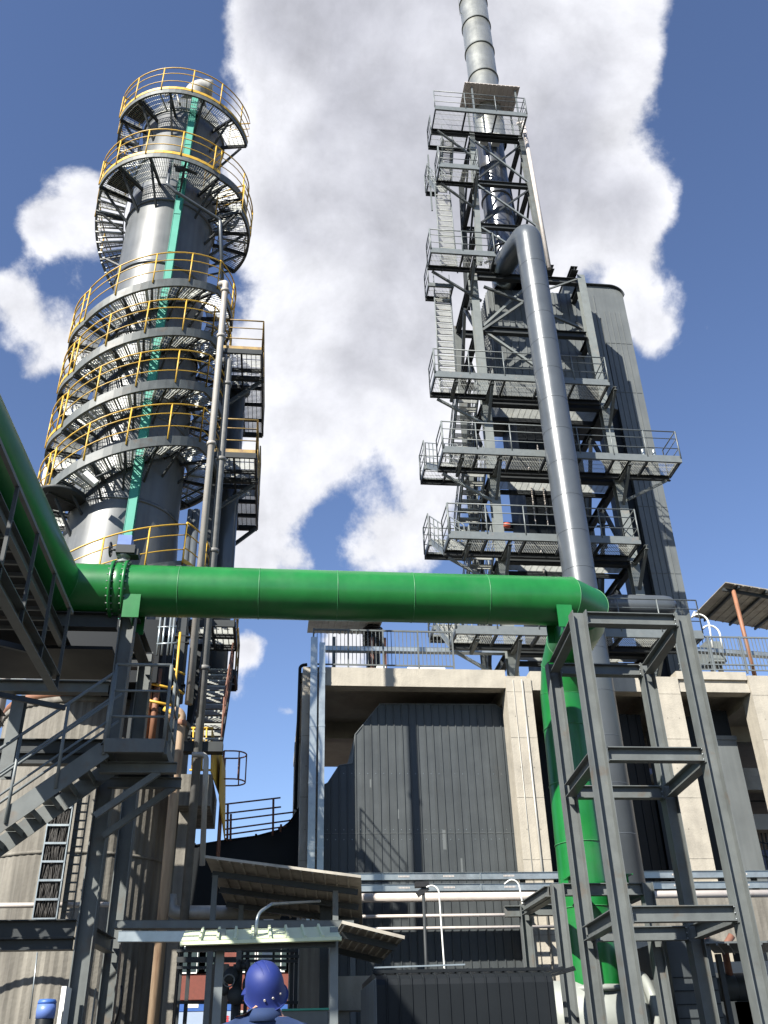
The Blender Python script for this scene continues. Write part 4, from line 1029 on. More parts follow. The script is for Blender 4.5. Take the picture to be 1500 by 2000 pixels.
def hoop(z): return [(cx+.30*math.sin(a), cy-.30*math.cos(a), z) for a in [PI*2*k/20-PI*.8*0 for k in range(-1, 12)]]
zt1, zt2 = P(460, 1474, 20.2).z, P(460, 1528, 20.2).z
for z in (zt1, zt2):
    b = MB(); b.tube([(cx-.2, cy-.28, z), (cx, cy-.28, z)]+[(cx+.28*math.sin(a), cy-.28*math.cos(a), z) for a in [PI*k/14 for k in range(1, 14)]]+[(cx, cy+.28, z), (cx-.2, cy+.28, z)], .016, 6); b.build('hoop', 'rust', hp)
b = MB()
for a in (.15, .5, .85):
    x, y = cx+.28*math.sin(PI*a), cy-.28*math.cos(PI*a); b.tube([(x, y, zt2), (x, y, zt1)], .014, 6)
b.build('bars', 'rust', hp)
b = MB(); b.tube([(cx-.2, cy-.28, zt2-2.2), (cx-.2, cy-.28, zt1)], .025, 6); b.tube([(cx-.2, cy+.28, zt2-2.2), (cx-.2, cy+.28, zt1)], .025, 6)
for k in range(9): b.tube([(cx-.2, cy-.28, zt2-2+.3*k), (cx-.2, cy+.28, zt2-2+.3*k)], .012, 6)
b.build('ladder', 'rust', hp)
# clutter between pedestal and green pipe: steel ring beams with yellow bits
cl = thing('pedestal_access_frame', (-2.6, 18.3, 8.1), 'dark access framing with yellow rails just right of the tall left steel column', 'access frame')
b = MB()
for px in (270, 300, 330, 352):
    q = P(px, 1300, 18.9); b.hbeam((q.x, 18.9, 6.5), (q.x, 18.9, 11.2), .12, .12, (0, 1, 0))
for z in (8.3, 9.4, 10.6): b.hbeam((-3.3, 18.9, z), (-2.0, 18.9, z), .12, .16)
b.build('frame', 'steel_dk', cl)
b = MB(); 
for px in (313, 322, 333, 340): q = P(px, 1215, 18.2); b.tube([(q.x, 18.2, q.z-.75), (q.x, 18.2, q.z+.1)], .022, 6)
b.tube([P(306, 1258, 18.2), P(345, 1256, 18.2)], .025, 6); b.tube([P(308, 1225, 18.2), P(345, 1224, 18.2)], .02, 6); b.build('ladder_cage', 'galv', cl)
b = MB(); b.tube([P(352, 1235, 18.0), P(338, 1390, 18.0)], .026, 6); b.tube([P(337, 1306, 18.0), P(362, 1318, 18.1)], .022, 6); b.tube([P(337, 1340, 18.0), P(360, 1356, 18.1)], .022, 6); b.tube([P(320, 1384, 18.0), P(350, 1400, 18.0)], .05, 6)
b.tube([P(275, 1330, 18.4), P(340, 1346, 18.4)], .03, 6); b.tube([P(275, 1365, 18.4), P(335, 1378, 18.4)], .03, 6); b.build('guard_rail', 'yellow', cl)
b = MB()
for px, m_ in ((283, 1), (292, 1), (306, 1)): q = P(px, 1350, 18.6); b.tube([(q.x, 18.6, 7), (q.x, 18.6, 8.6)], .07, 8)
b.build('pipe_bundle', 'rust_pipe', cl)
b = MB(); q = P(180, 1300, 18.2); b.box(q.x-.8, q.x+1.3, 18.3, 20.5, 8.2, 9.6); b.build('brown_casing', 'clad_dk', cl)
# items at the far left behind the beams
fz = thing('yellow_railed_walkway', P(20, 1260, 23), 'far walkway with yellow rails and pale pipes at the left edge below the green pipe', 'walkway')
b = MB(); b.tube([P(12, 1232, 23), P(3, 1310, 23)], .04, 6); b.tube([P(0, 1300, 23), P(10, 1345, 23)], .05, 6); b.tube(path([P(-5, 1325, 23), P(15, 1350, 23), P(40, 1365, 23)], .1), .03, 6); b.build('handrail', 'yellow', fz)
b = MB(); b.bar(P(-20, 1300, 23), P(60, 1318, 23), .1, .16); b.bar(P(-20, 1322, 23), P(62, 1336, 23), .1, .16); b.bar(P(-5, 1355, 23), P(20, 1280, 23), .08, .1); b.build('beams', 'rail', fz)
b = MB(); b.tube([P(12, 1215, 23.4), P(4, 1262, 23.4)], .12, 10); b.tube([P(52, 1336, 23.4), P(50, 1366, 23.4)], .1, 10); b.build('pipe', 'pipe_w', fz)
q = P(115, 1035, 22.8); 
ld = thing('curved_grating_walkway', (q.x, 22.8, q.z), 'pale curved grating walkway behind the foot of the left tower, above the big green pipe', 'walkway')
b = MB(); b.arc(TC, 2.3, 3.3, q.z-.6, q.z-.6, 150*DEG, 200*DEG, .02, 10)
for k in range(8): a = (150+7*k)*DEG; b.bar(pol(2.3, a, q.z-.65), pol(3.3, a, q.z-.65), .04, .06)
for rr in (2.3, 2.8, 3.3): b.arc(TC, rr, rr+.03, q.z-.72, q.z-.72, 150*DEG, 200*DEG, .1, 10)
b.build('deck', 'grate', ld)

# ================================================================== green pipe
gm = thing('green_gas_main', (1, 15, 8.2), 'big glossy green pipe crossing the whole view, turning down at the right', 'pipe')
GZ, GRr, GYp = 8.66, .455, 15.0
X0, X1 = -3.72, 5.62
def miter_pipe(pts, r, n=48):
    """tube with proper mitred joints"""
    b = MB(); pts = [Vector(p) for p in pts]; m_ = len(pts)
    dirs = [(pts[i+1]-pts[i]).normalized() for i in range(m_-1)]
    u = Vector((0,0,1)) if abs(dirs[0].z) < .9 else Vector((0,1,0))
    u = (u-dirs[0]*u.dot(dirs[0])).normalized(); w = dirs[0].cross(u)
    ring = [pts[0]+u*(r*math.cos(2*PI*j/n))+w*(r*math.sin(2*PI*j/n)) for j in range(n)]
    rings = [ring]
    for k in range(m_-1):
        d = dirs[k]
        nn = (dirs[k]+dirs[k+1]).normalized() if k < m_-2 else d
        c = pts[k+1]
        ring = [p+d*((c-p).dot(nn)/d.dot(nn)) for p in ring]
        rings.append(ring)
    i0 = 0
    # duplicate rings so that segments shade as hard mitres
    for k in range(m_-1):
        i = len(b.v)
        b.v += [tuple(p) for p in rings[k]]+[tuple(p) for p in rings[k+1]]
        for j in range(n):
            j2 = (j+1) % n; b.f.append((i+j, i+j2, i+n+j2, i+n+j)); b.sm.append(True)
    return b, rings
main = [(-4.45, 1.0, GZ+.12), (-3.95, GYp, GZ), (5.22, GYp, GZ), (5.62, GYp+.28, GZ-.02), (5.74, GYp+.8, GZ-.05), (5.76, GYp+1.75, GZ-.10), (5.74, GYp+2.22, GZ-.42), (5.71, GYp+2.4, GZ-.95), (5.60, GYp+2.4, 2.0)]
b, rings = miter_pipe(main, GRr); b.build('pipe_run', 'green', gm)
for k in (1, 2, 3, 5, 6, 7):
    b = MB(); b.tube([tuple(p) for p in rings[k]], .007, 5, closed=True); b.build('weld_seam', 'weld', gm)
xs = [P(px, 1160, GYp-.4).x for px in (345, 505, 660, 810, 958)]+[P(1110, 1160, GYp-.4).x]
for x in xs[:5]: b = MB(); b.lathe((0, GYp, GZ), [(GRr+.001, x-.008), (GRr+.006, x-.006), (GRr+.006, x+.006), (GRr+.001, x+.008)], 48, axis='x', caps=False); b.build('weld_seam', 'weld', gm)
for z in (7.0, 5.9, 4.8, 3.7): b = MB(); b.lathe((5.60+.11*(z-2)/5.7, GYp+2.4, 0), [(GRr, z-.01), (GRr+.014, z-.007), (GRr+.014, z+.007), (GRr, z+.01)], 48, caps=False); b.build('weld_seam', 'weld', gm)
xf = [P(212, 1160, 14.6).x, P(238, 1160, 14.6).x]
for s_, x in zip((-1, 1), xf):
    b = MB(); b.lathe((0, GYp, GZ), [(GRr, x-.025), (GRr+.075, x-.025), (GRr+.075, x+.025), (GRr, x+.025)], 48, axis='x', caps=False); b.build('flange', 'green', gm)
b = MB()
for s_, x in zip((-1, 1), xf):
    for k in range(24):
        a = 2*PI*(k+.5)/24; y, z = GYp+(GRr+.042)*math.cos(a), GZ+(GRr+.042)*math.sin(a)
        b.tube([(x-.055, y, z), (x+.055, y, z)], .012, 6)
b.build('bolts', 'steel_lt', gm)
for px, y in ((258, GYp), (1100, GYp)):
    q = P(px, 1165, 14.6); z1 = GZ-.28
    b = MB(); b.box(q.x-.12, q.x+.12, GYp-.36, GYp-.34, 8.0, z1) if False else None
    b.box(q.x-.14, q.x+.14, GYp-.38, GYp-.355, 7.98, GZ-.22); b.box(q.x-.012, q.x+.012, GYp-.354, GYp+.35, 7.98, GZ-.42); b.box(q.x-.14, q.x+.14, GYp+.355, GYp+.38, 7.98, GZ-.22)
    b.build('saddle_support', 'green', gm)
b = MB(); q = P(662, 1110, GYp); b.lathe((q.x, GYp, 0), [(.03, GZ+GRr-.02), (.03, GZ+GRr+.04), (.02, GZ+GRr+.05)], 12); b.build('nipple', 'green', gm)
# valve body with actuator
bv = thing('butterfly_valve', ((xf[0]+xf[1])/2, GYp, GZ), 'butterfly valve clamped in the green pipe, with blue gearbox and black handwheel on top', 'valve')
xm = (xf[0]+xf[1])/2
b = MB(); b.lathe((xm, GYp, GZ), [(GRr+.02, xf[0]-xm+.03), (GRr+.035, xf[0]-xm+.05), (GRr+.035, xf[1]-xm-.05), (GRr+.02, xf[1]-xm-.03)], 48, axis='x', caps=False); b.build('body', 'green', bv)
b = MB(); b.lathe((xm, GYp-.1, 0), [(.13, GZ+GRr), (.13, GZ+GRr+.05), (.06, GZ+GRr+.06), (.06, GZ+GRr+.14), (.12, GZ+GRr+.15), (.12, GZ+GRr+.18)], 16); b.build('neck', 'steel_lt', bv)
zg = GZ+GRr+.18
b = MB(); b.box(xm-.13, xm+.2, GYp-.24, GYp+.05, zg, zg+.16); b.box(xm+.05, xm+.26, GYp-.2, GYp+.0, zg-.02, zg+.1); b.build('gearbox', 'steel_dk', bv)
b = MB(); b.box(xm-.12, xm+.12, GYp-.23, GYp+.03, zg+.163, zg+.36); b.build('indicator_housing', 'blue_box', bv)
b = MB(); b.tube([(xm-.13, GYp-.12, zg+.1), (xm-.24, GYp-.14, zg+.1)], .02, 8); b.tube([(xm-.24, GYp-.14+.13*math.cos(a), zg+.1+.13*math.sin(a)) for a in [2*PI*k/20 for k in range(20)]], .014, 6, closed=True)
for a in (0, PI/3, 2*PI/3): b.tube([(xm-.24, GYp-.14+.13*math.cos(a), zg+.1+.13*math.sin(a)), (xm-.24, GYp-.14-.13*math.cos(a), zg+.1-.13*math.sin(a))], .008, 5)
b.build('handwheel', 'black', bv)
# ================================================================== right steel frame carrying the pipe
fr = thing('pipe_support_frame', (5.8, 14.6, 0), 'tall open grey steel frame of four columns under the right end of the green pipe', 'steel frame')
FX0, FX1, FY0, FY1 = 4.86, 6.64, 13.5, 15.75
lv = [7.72, 5.46, 3.2, 1.0]
FCX = {(0, 0): 4.85, (1, 0): 6.64, (0, 1): 5.04, (1, 1): 6.84}
FY = (FY0, FY1)
for (i, k), x in FCX.items():
    y = FY[k]
    b = MB(); b.hbeam((x, y, 0), (x, y, lv[0]), .23, .23, (1, 0, 0) , .013, .009); c_ = b.build('column', 'steel', fr)
    b = MB(); b.box(x-.2, x+.2, y-.2, y+.2, .0, .03); b.build('base_plate', 'steel', c_)
def joint(x, y, z, sx):
    b = MB(); b.box(x+sx*.118, x+sx*.133, y-.105, y+.105, z-.24, z+.02); jp = b.build('end_plate', 'steel', fr)
    b = MB()
    for dy in (-.07, .07):
        for dz in (-.19, -.11, -.03): b.tube([(x+sx*.13, y+dy, z+dz), (x+sx*.152, y+dy, z+dz)], .012, 6)
    b.build('bolts', 'galv', jp)
for z in lv:
    for k in (0, 1):
        y = FY[k]; xa, xb = FCX[(0, k)], FCX[(1, k)]
        b = MB(); b.hbeam((xa+.135, y, z-.11), (xb-.135, y, z-.11), .17, .21); b.build('beam', 'steel', fr)
        joint(xa, y, z, 1); joint(xb, y, z, -1)
    for i in (0, 1):
        b = MB(); b.hbeam((FCX[(i, 0)]+.01, FY0+.118, z-.11), (FCX[(i, 1)]-.01, FY1-.118, z-.11), .17, .21); b.build('beam', 'steel', fr)
b = MB(); q = P(1235, 1905, 13.9)
f2 = thing('small_support_frame', (5.5, 17, 0), 'shorter grey steel frame boxed around the foot of the upright green pipe', 'steel frame')
GX0, GX1, GY0, GY1 = 4.74, 6.30, 16.1, 18.4
for x in (GX0, GX1):
    for y in (GY0, GY1):
        b = MB(); b.hbeam((x, y, 0), (x, y, 3.92), .19, .19, (1, 0, 0), .012, .009); b.build('column', 'steel', f2)
for y in (GY0, GY1):
    b = MB(); b.hbeam((GX0+.098, y, 3.82), (GX1-.098, y, 3.82), .15, .19); b.build('beam', 'steel', f2)
for x in (GX0, GX1):
    b = MB(); b.hbeam((x, GY0+.098, 3.82), (x, GY1-.098, 3.82), .15, .19); b.build('beam', 'steel', f2)
b = MB(); b.hbeam((4.35, GY1+.0, 3.8), (4.64, GY1, 3.8), .15, .19); b.hbeam((4.62, 16.2, 3.82), (4.62, 17.9, 3.82), .12, .17); b.build('beam', 'steel', f2)
b = MB(); b.hbeam((5.2, 16.35, 4.02), (5.2, 16.9, 4.02), .2, .19) ; b.hbeam((6.1, 16.35, 4.02), (6.1, 17.9, 4.02), .2, .19); b.build('cleat', 'green', f2)
# ladder like rungs behind it
lf = thing('concrete_stair_block', (4.9, 20, 0), 'pale concrete block with rusty steps behind the short steel frame', 'steps')
for k in range(6):
    b = MB(); b.box(4.95, 6.1, 20.2+.3*k, 20.5+.3*k, 0, 1.2+.32*k); b.build('step', 'conc', lf)

# horizontal pale lagged main at the foot of the green pipe
hm_ = thing('lagged_header_pipe', (5.6, 17, 1.9), 'fat pale silver lagged pipe lying behind the frame where the green pipe lands', 'pipe')
b = MB(); b.lathe((5.6, 17.4, 1.95), [(.02, -.98), (.45, -.95), (.60, -.82), (.60, .62), (.56, .72)], 48, axis='x'); b.build('shell', 'tank_g', hm_)
b = MB(); b.lathe((5.6, 17.4, 1.95), [(.56, .72), (.72, .72), (.72, .84), (.60, .84), (.60, 1.0)], 48, axis='x'); b.build('flange', 'tank_g', hm_)
b = MB(); b.lathe((5.60, 17.4, 0), [(.46, 2.35), (.56, 2.36), (.58, 2.42), (.46, 2.46)], 40, caps=False); b.build('nozzle_ring', 'tank_g', hm_)
ib = thing('dark_fan_casing', (7.2, 17.3, 0), 'dark slate ribbed fan casing at the right of the lagged pipe', 'fan casing')
q0, q1 = P(1300, 1835, 16.6), P(1385, 1835, 16.6)
b = MB(); b.prism([(q0.x, 16.6, 0), (q0.x, 16.6, q0.z), (q1.x, 16.6, q0.z), (q1.x, 16.6, 0)], (0, 1.8, 0)); b.build('casing', 'clad', ib)
b = MB()
for k in range(12): b.box(q0.x+.01, q1.x-.01, 16.585, 16.6, .3+.2*k, .315+.2*k)
b.build('lagging_bands', 'clad_dk', ib)
b = MB(); b.lathe((0, 17.4, 1.9), [(.62, q0.x-.75), (.80, q0.x-.75), (.80, q0.x-.63), (.62, q0.x-.63)], 40, axis='x'); b.build('inlet_ring', 'steel_dk', ib)

# right lower clutter
bc = thing('right_background_walls', (9.5, 21.5, 0), 'low cream concrete walls dappled with shade at the lower right edge', 'wall')
b = MB(); b.box(7.6, 8.9, 20.6, 20.9, 0, 3.6); b.build('wall', 'conc', bc); b = MB(); b.box(9.2, 11.0, 21.0, 21.3, 0, 3.1); b.build('wall', 'conc', bc)
b = MB(); b.box(8.0, 13, 22.2, 22.5, 3.6, 4.55); b.build('beam', 'conc_s', bc)
ca = thing('awning', P(1420, 1845, 15), 'small flat ribbed metal awning seen from below at the lower right', 'awning')
a = P(1378, 1843, 16.5); U = Vector((1, 0, 0)); V = P(1395, 1862, 18.6)-a; N = U.cross(V.normalized()); N = N if N.z < 0 else -N
b = MB(); ribbed(b, a, U, V, N, 2.0, V.length, .2, .03, .04); b.build('sheet', 'clad_lt', ca)
b = MB(); b.bar((a.x+.5, 17.2, 0), (a.x+.5, 17.2, a.z-.1), .09, .09); b.bar((a.x+1.6, 17.2, 0), (a.x+1.6, 17.2, a.z-.1), .09, .09); b.build('post', 'steel_dk', ca)
for i, (px, w, h, lb) in enumerate(((1405, .5, .9, 'dark pump motor among the clutter at the lower right, the left one'), (1455, .6, .8, 'dark pump motor among the clutter at the lower right, the right one'))):
    q = P(px, 1930, 18.8); t = thing('pump', (q.x, 18.8, 0), lb, 'pump', 'pump motors at the lower right')
    b = MB(); b.lathe((q.x, 18.8, q.z), [(.04, -.42), (.2, -.4), (.26, -.2), (.26, .25), (.2, .4), (.04, .42)], 20, axis='x'); b.build('motor', 'steel_dk', t)
    b = MB(); b.box(q.x-.4, q.x+.4, 18.5, 19.1, 0, q.z-.24); b.build('base', 'steel_dk', t)
    b = MB(); b.tube([(q.x-.3, 18.7, q.z), (q.x-.3, 18.7, q.z+.7), (q.x-.1, 18.7, q.z+.9)], .07, 10); b.build('outlet_pipe', 'rust', t)

# ================================================================== long horizontal pipes and trays
for (py, r_, zl, x0, x1, lb) in ((1752, .10, 0, 1.0, 14, 'thick off-white pipe running level across the foot of the charcoal casing'),
                                 (1788, .038, 0, 1.0, 6.9, 'upper of two thin off-white pipes under the thick one'),
                                 (1812, .034, 0, 1.0, 6.9, 'lower of two thin off-white pipes under the thick one')):
    z = P(900, py, 23.2).z
    b = MB(); b.tube([(x0, 23.2, z), (x1, 23.2, z)], r_, 14); tag(b.build('horizontal_pipe', 'pipe_w'), lb, 'pipe', 'level pipes across the casing')
for (py, lb) in ((1709, 'upper galvanised cable tray running across the foot of the concrete columns'), (1731, 'lower galvanised cable tray running across the foot of the concrete columns')):
    z = P(900, py, 23.3).z
    t = thing('cable_tray', (7, 23.5, z), lb, 'cable tray', 'galvanised trays across the columns')
    b = MB(); b.box(1.5, 14, 23.45, 23.46, z-.075, z+.075); b.box(1.5, 14, 23.46, 23.7, z-.075, z-.067); b.box(1.5, 14, 23.42, 23.72, z+.077, z+.085); b.build('channel', 'galv', t)
    b = MB()
    for x in (3.0, 4.1, 5.6, 7.6, 9.9, 11.6):
        for k in range(8): b.box(x+.035*k, x+.035*k+.018, 23.44, 23.45, z-.02, z+.02)
    b.build('slots', 'pipe_w', t)
    b = MB()
    for x in (2.6, 5.0, 7.7, 10.2, 12.6): b.box(x, x+.03, 23.43, 23.45, z-.08, z+.08)
    b.build('splice_plate', 'galv', t)
sp_ = thing('pipe_rack_posts', (6, 23.4, 0), 'slim steel posts carrying the level pipes in front of the charcoal casing', 'pipe supports')
for x in (1.9, 6.15, 9.6, 12.2):
    b = MB(); b.box(x-.06, x+.06, 23.75, 23.87, 0, 5.25); b.build('post', 'steel', sp_)
    b = MB(); b.box(x-.04, x+.04, 23.1, 23.74, 4.45, 4.53); b.build('arm', 'steel', sp_)

# gooseneck lamps
for i, (p0, p1, p2, lb) in enumerate((((868, 1892), (856, 1722), (833, 1733), 'thin white gooseneck pole in front of the middle of the casing'),
                                      ((1043, 1890), (1010, 1706), (985, 1727), 'thin white gooseneck pole beside the second concrete column'))):
    Y = 18.5; t = thing('gooseneck_pole', P(p0[0], 1990, Y), lb, 'pole', 'white gooseneck poles')
    a = P(*p0, Y); c = P(*p1, Y); e = P(*p2, Y)
    b = MB(); b.tube(path([(a.x+.02, Y, 0), (a.x, Y, a.z), c, e], .14, 7), .015, 8); b.build('pole', 'white', t)
sl = thing('swivel_floodlight', P(825, 1740, 17), 'black floodlight on a forked dark bracket in front of the casing', 'floodlight')
c = P(825, 1738, 21.5); b = MB(); b.box(c.x-.16, c.x+.14, 21.4, 21.6, c.z+.05, c.z+.16); b.bar((c.x-.12, 21.5, c.z-.1), (c.x+.12, 21.5, c.z+.05), .1, .12); b.build('head', 'black', sl)
b = MB(); b.tube([(c.x+.02, 21.5, c.z), (c.x, 21.5, c.z-3.2)], .035, 8); b.build('stem', 'steel_dk', sl)

# ================================================================== low charcoal hut at the bottom
hb = thing('ribbed_metal_hut', (2.7, 14.5, 0), 'low near-black ribbed metal hut with a rounded roof edge at the bottom centre', 'hut')
a = P(735, 1905, 14); c = P(1078, 1893, 14)
b = MB(); prof = [(14.0, 0), (14.0, a.z-.12), (14.03, a.z-.05), (14.1, a.z), (14.5, a.z+.06), (16.2, a.z+.05), (16.2, 0)]
b.prism([(a.x, y, z) for y, z in prof], (c.x-a.x, 0, 0)); b.build('shell', 'clad_dk', hb)
b = MB(); x = a.x+.14
while x < c.x-.03:
    pts_ = [(x, y, z) for y, z in prof[:5]]
    b.tube([(x, y-.004, z) for y, z in prof[:2]]+[(x, 14.02, a.z-.04), (x, 14.1, a.z+.005), (x, 14.5, a.z+.065)], .014, 6, smooth=False); x += .172
b.build('ribs', 'clad_dk', hb)
b = MB()
for k in range(17): 
    x = a.x+.14+.172*k; b.prism([(x-.02, 14.3, a.z+.04), (x, 14.3, a.z+.10), (x+.02, 14.3, a.z+.04)], (0, 1.8, .02))
b.box(a.x-.03, c.x+.02, 14.25, 14.29, a.z+.045, a.z+.085); b.build('roof_ribs', 'clad_dk', hb)
b = MB(); b.box(a.x-.012, a.x-.002, 14.0, 16.2, 0, a.z-.03)
for k in range(14): b.box(a.x-.04, a.x-.012, 14.05+.15*k, 14.08+.15*k, 0, a.z-.05)
b.build('side_wall', 'clad_lt', hb)
b = MB(); b.bar((a.x, 14.3, a.z+.12), (a.x+1.3, 14.3, a.z+.14), .03, .02); b.build('edge_strip', 'galv', hb)

# ================================================================== canopies
def canopy(name, A, Bp, Dp, m, label, pitch=.2, posts=(), pm='steel', group=None, rib=-1, th=.03, purl=2, pn='post', rh=.03):
    t = thing(name, A, label, 'canopy', group)
    A = Vector(A); U = (Vector(Bp)-A); w = U.length; U.normalize(); V = (Vector(Dp)-A); V = V-U*V.dot(U)*0; h = V.length; V.normalize()
    N = U.cross(V).normalized(); N = N if N.z < 0 else -N
    b = MB(); ribbed(b, A, U, V, N if rib < 0 else -N, w, h, pitch, rh, .04, th); b.build('sheet', m, t)
    for k in range(purl):
        b = MB(); q = A+V*(h*(.2+.6*k/max(1, purl-1)))+N*(.075 if rib < 0 else .07); b.bar(q+U*.05, q+U*(w-.05), .06, .09)
        b.build('purlin', 'steel_dk', t)
    b = MB(); b.bar(A+N*.0-V*.015, A+U*w-V*.015, .012, .035); b.build('fascia', m, t)
    for (x, y, z) in posts:
        b = MB(); b.box(x-.045, x+.045, y-.045, y+.045, 0, z); b.build(pn, pm, t)
    return t
A = P(400, 1674, 15.6); B1 = P(705, 1713, 15.6); D1 = P(446, 1775, 18.6)
canopy('corrugated_canopy', A, B1, D1, 'sheet_b', 'large dark corrugated canopy seen from below, slanting over the helmeted worker', .19, [(P(415, 1800, 16.2).x, 16.2, 4.1), (P(655, 1800, 16.2).x, 16.2, 3.85), (P(470, 1800, 18.0).x, 18.0, 3.9), (P(640, 1800, 18.0).x, 18.0, 3.8)], purl=3)
A = P(352, 1842, 11.0); B1 = P(667, 1832, 11.0); D1 = P(362, 1818, 11.75)
canopy('green_tinted_canopy', A, B1, D1, 'sheet_g', 'pale green ribbed canopy strip lit by the sun, low over the worker', .19, [(P(428, 1900, 11.4).x, 11.4, 2.72), (P(652, 1900, 11.4).x, 11.4, 2.72)], pm='rail', rib=1, purl=2, rh=.035)
A = P(668, 1802, 14.6); B1 = P(790, 1832, 14.6); D1 = P(640, 1852, 17.0)
canopy('cream_ribbed_canopy', A, B1, D1, 'sheet_b', 'small cream ribbed canopy seen from below, sloping right of the green one', .12, [(P(648, 1900, 15.2).x, 15.2, 2.9)], purl=2)
b = MB(); 
gk = thing('curved_conduit', P(520, 1800, 14), 'thin pale conduit bending up from the green canopy under the large one', 'conduit')
b.tube(path([P(500, 1830, 11.3), P(502, 1785, 11.3), P(530, 1766, 11.5), P(625, 1760, 15.5)], .16, 6), .018, 8); b.build('run', 'galv', gk)

# lean framework, posts and background below the canopies
sk = thing('black_pipe_rack', (-.8, 20, 0), 'black steel rack of uprights and level bars in front of the red brick building', 'rack')
for px in (352, 368, 408, 421, 470, 482, 570, 578, 600):
    q = P(px, 1900, 19.5); b = MB(); b.box(q.x-.035, q.x+.035, 19.47, 19.53, 0, P(px, 1828, 19.5).z); b.build('upright', 'steel_dk', sk)
b = MB()
for (py, x0, x1) in ((1857, 345, 580), (1872, 345, 470), (1877, 345, 582), (1890, 345, 560), (1958, 345, 600), (1868, 470, 600)):
    b.bar(P(x0, py, 19.4), P(x1, py, 19.4), .05, .05)
b.build('level_bars', 'steel_dk', sk)
b = MB(); q = P(428, 1900, 18.5); b.box(q.x-.14, q.x+.16, 18.5, 18.9, 0, 3.0); tag(b.build('concrete_post', 'conc_s'), 'dark stained concrete post left of the blue helmet', 'post')
pv = thing('valve_cluster', P(465, 1915, 17.5), 'cluster of dark valves and flanges on the pipe just left of the blue helmet', 'valves')
q = P(462, 1920, 17.5); b = MB()
for (dx, dz, r_) in ((-.1, .1, .12), (.1, .25, .1), (.0, -.2, .14), (.22, -.05, .11), (-.2, -.1, .09)):
    b.lathe((q.x+dx, 17.4, q.z+dz), [(.03, -.12), (r_, -.1), (r_, -.05), (r_*.6, -.04), (r_*.6, .04), (r_, .05), (r_, .1), (.03, .12)], 14, axis='x' if dx > 0 else 'y')
b.tube([(q.x, 17.5, 0), (q.x, 17.5, 2.9)], .07, 10); b.build('fittings', 'steel_dk', pv)
b = MB(); b.tube([(q.x-.12+.09*math.cos(a), 17.25, q.z+.02+.09*math.sin(a)) for a in [2*PI*k/16 for k in range(16)]], .012, 6, closed=True); b.build('handwheel', 'rail', pv)
# silver sliver building / white pole
b = MB(); q = P(525, 1780, 24); b.box(q.x-.12, q.x+.12, 24, 24.2, 0, 5.2); tag(b.build('white_mast', 'white'), 'white boxed mast between the canopies', 'mast')
# concrete pillar & wall
pr_ = thing('concrete_pillar', (P(605, 1900, 18).x, 18, 0), 'concrete pillar with patches of sun and shade right of the helmet', 'pillar')
b = MB(); b.box(P(585, 1900, 18).x, P(630, 1900, 18).x, 18, 18.5, 0, 3.4); b.build('shaft', 'conc_s', pr_)
b = MB(); b.box(P(580, 1900, 18).x, P(635, 1900, 18).x, 17.96, 18.54, 3.41, 3.55); b.build('cap', 'conc_s', pr_)
wl_ = thing('concrete_upstand', (P(700, 1940, 18.5).x, 18.5, 0), 'short cream concrete upstand between the pillar and the low hut', 'wall')
b = MB(); b.box(P(656, 1940, 18.5).x, P(738, 1940, 18.5).x, 18.5, 19.0, P(700, 1973, 18.5).z, P(700, 1906, 18.5).z); b.build('block', 'conc', wl_)
b = MB(); b.box(P(656, 1940, 18.5).x+.05, P(656, 1940, 18.5).x+.25, 18.6, 18.9, 0, P(700, 1973, 18.5).z-.003); b.box(P(738, 1940, 18.5).x-.25, P(738, 1940, 18.5).x-.05, 18.6, 18.9, 0, P(700, 1973, 18.5).z-.003); b.build('leg', 'conc', wl_)
for i, px in enumerate((630, 641)):
    b = MB(); q = P(px, 1900, 17.4); b.hbeam((q.x, 17.4, 0), (q.x, 17.4, 3.9), .10, .1, (0, 1, 0)); tag(b.build('steel_post', 'steel_dk'), ('left' if i == 0 else 'right')+' of two dark steel posts standing between pillar and upstand', 'post', 'dark steel posts')
gt = thing('green_grey_cabinet', (P(600, 1990, 12).x, 12, 0), 'dull green-grey cabinet top at the bottom edge right of the worker', 'cabinet')
b = MB(); b.box(P(552, 1985, 12).x, P(640, 1985, 12).x, 12, 12.8, 0, P(600, 1974, 12).z); b.build('body', 'steel', gt)
b = MB(); b.box(P(550, 1985, 12).x, P(642, 1985, 12).x, 11.97, 12.83, P(600, 1974, 12).z+.003, P(600, 1972, 12).z+.012); b.build('lid', 'teal', gt)

# ================================================================== brick building and boards far behind
bb = thing('red_brick_building', (-2, 48, 0), 'red brick building with white-framed windows glimpsed under the canopies', 'building')
xa, xb = P(300, 1850, 45).x, P(640, 1850, 45).x
b = MB(); b.box(xa, xb, 45, 52, 0, 9.0); b.build('wall', 'brick', bb)
b = MB(); b.box(xa-.2, xb+.2, 44.85, 52.2, 9.003, 9.25); b.build('parapet', 'white', bb)
wx = [P(px, 1880, 45).x for px in (355, 385, 405, 480, 520, 548, 575)]
for x in wx:
    for z in (2.0, 5.0, 7.1):
        w_ = MB(); hh = 1.55 if z < 7 else 1.3
        w_.box(x-.42, x+.42, 44.93, 44.99, z, z+hh); f = w_.build('window', 'white', bb)
        g_ = MB(); g_.box(x-.36, x-.03, 44.91, 44.93, z+.07, z+hh-.5); g_.box(x+.03, x+.36, 44.91, 44.93, z+.07, z+hh-.5); g_.box(x-.36, x+.36, 44.91, 44.93, z+hh-.44, z+hh-.07); sub(g_, 'pane', 'glass', f, bb)
for z in (4.0,):
    b = MB(); b.box(xa, xb, 44.95, 44.998, z, z+.12); b.build('string_course', 'brick', bb)
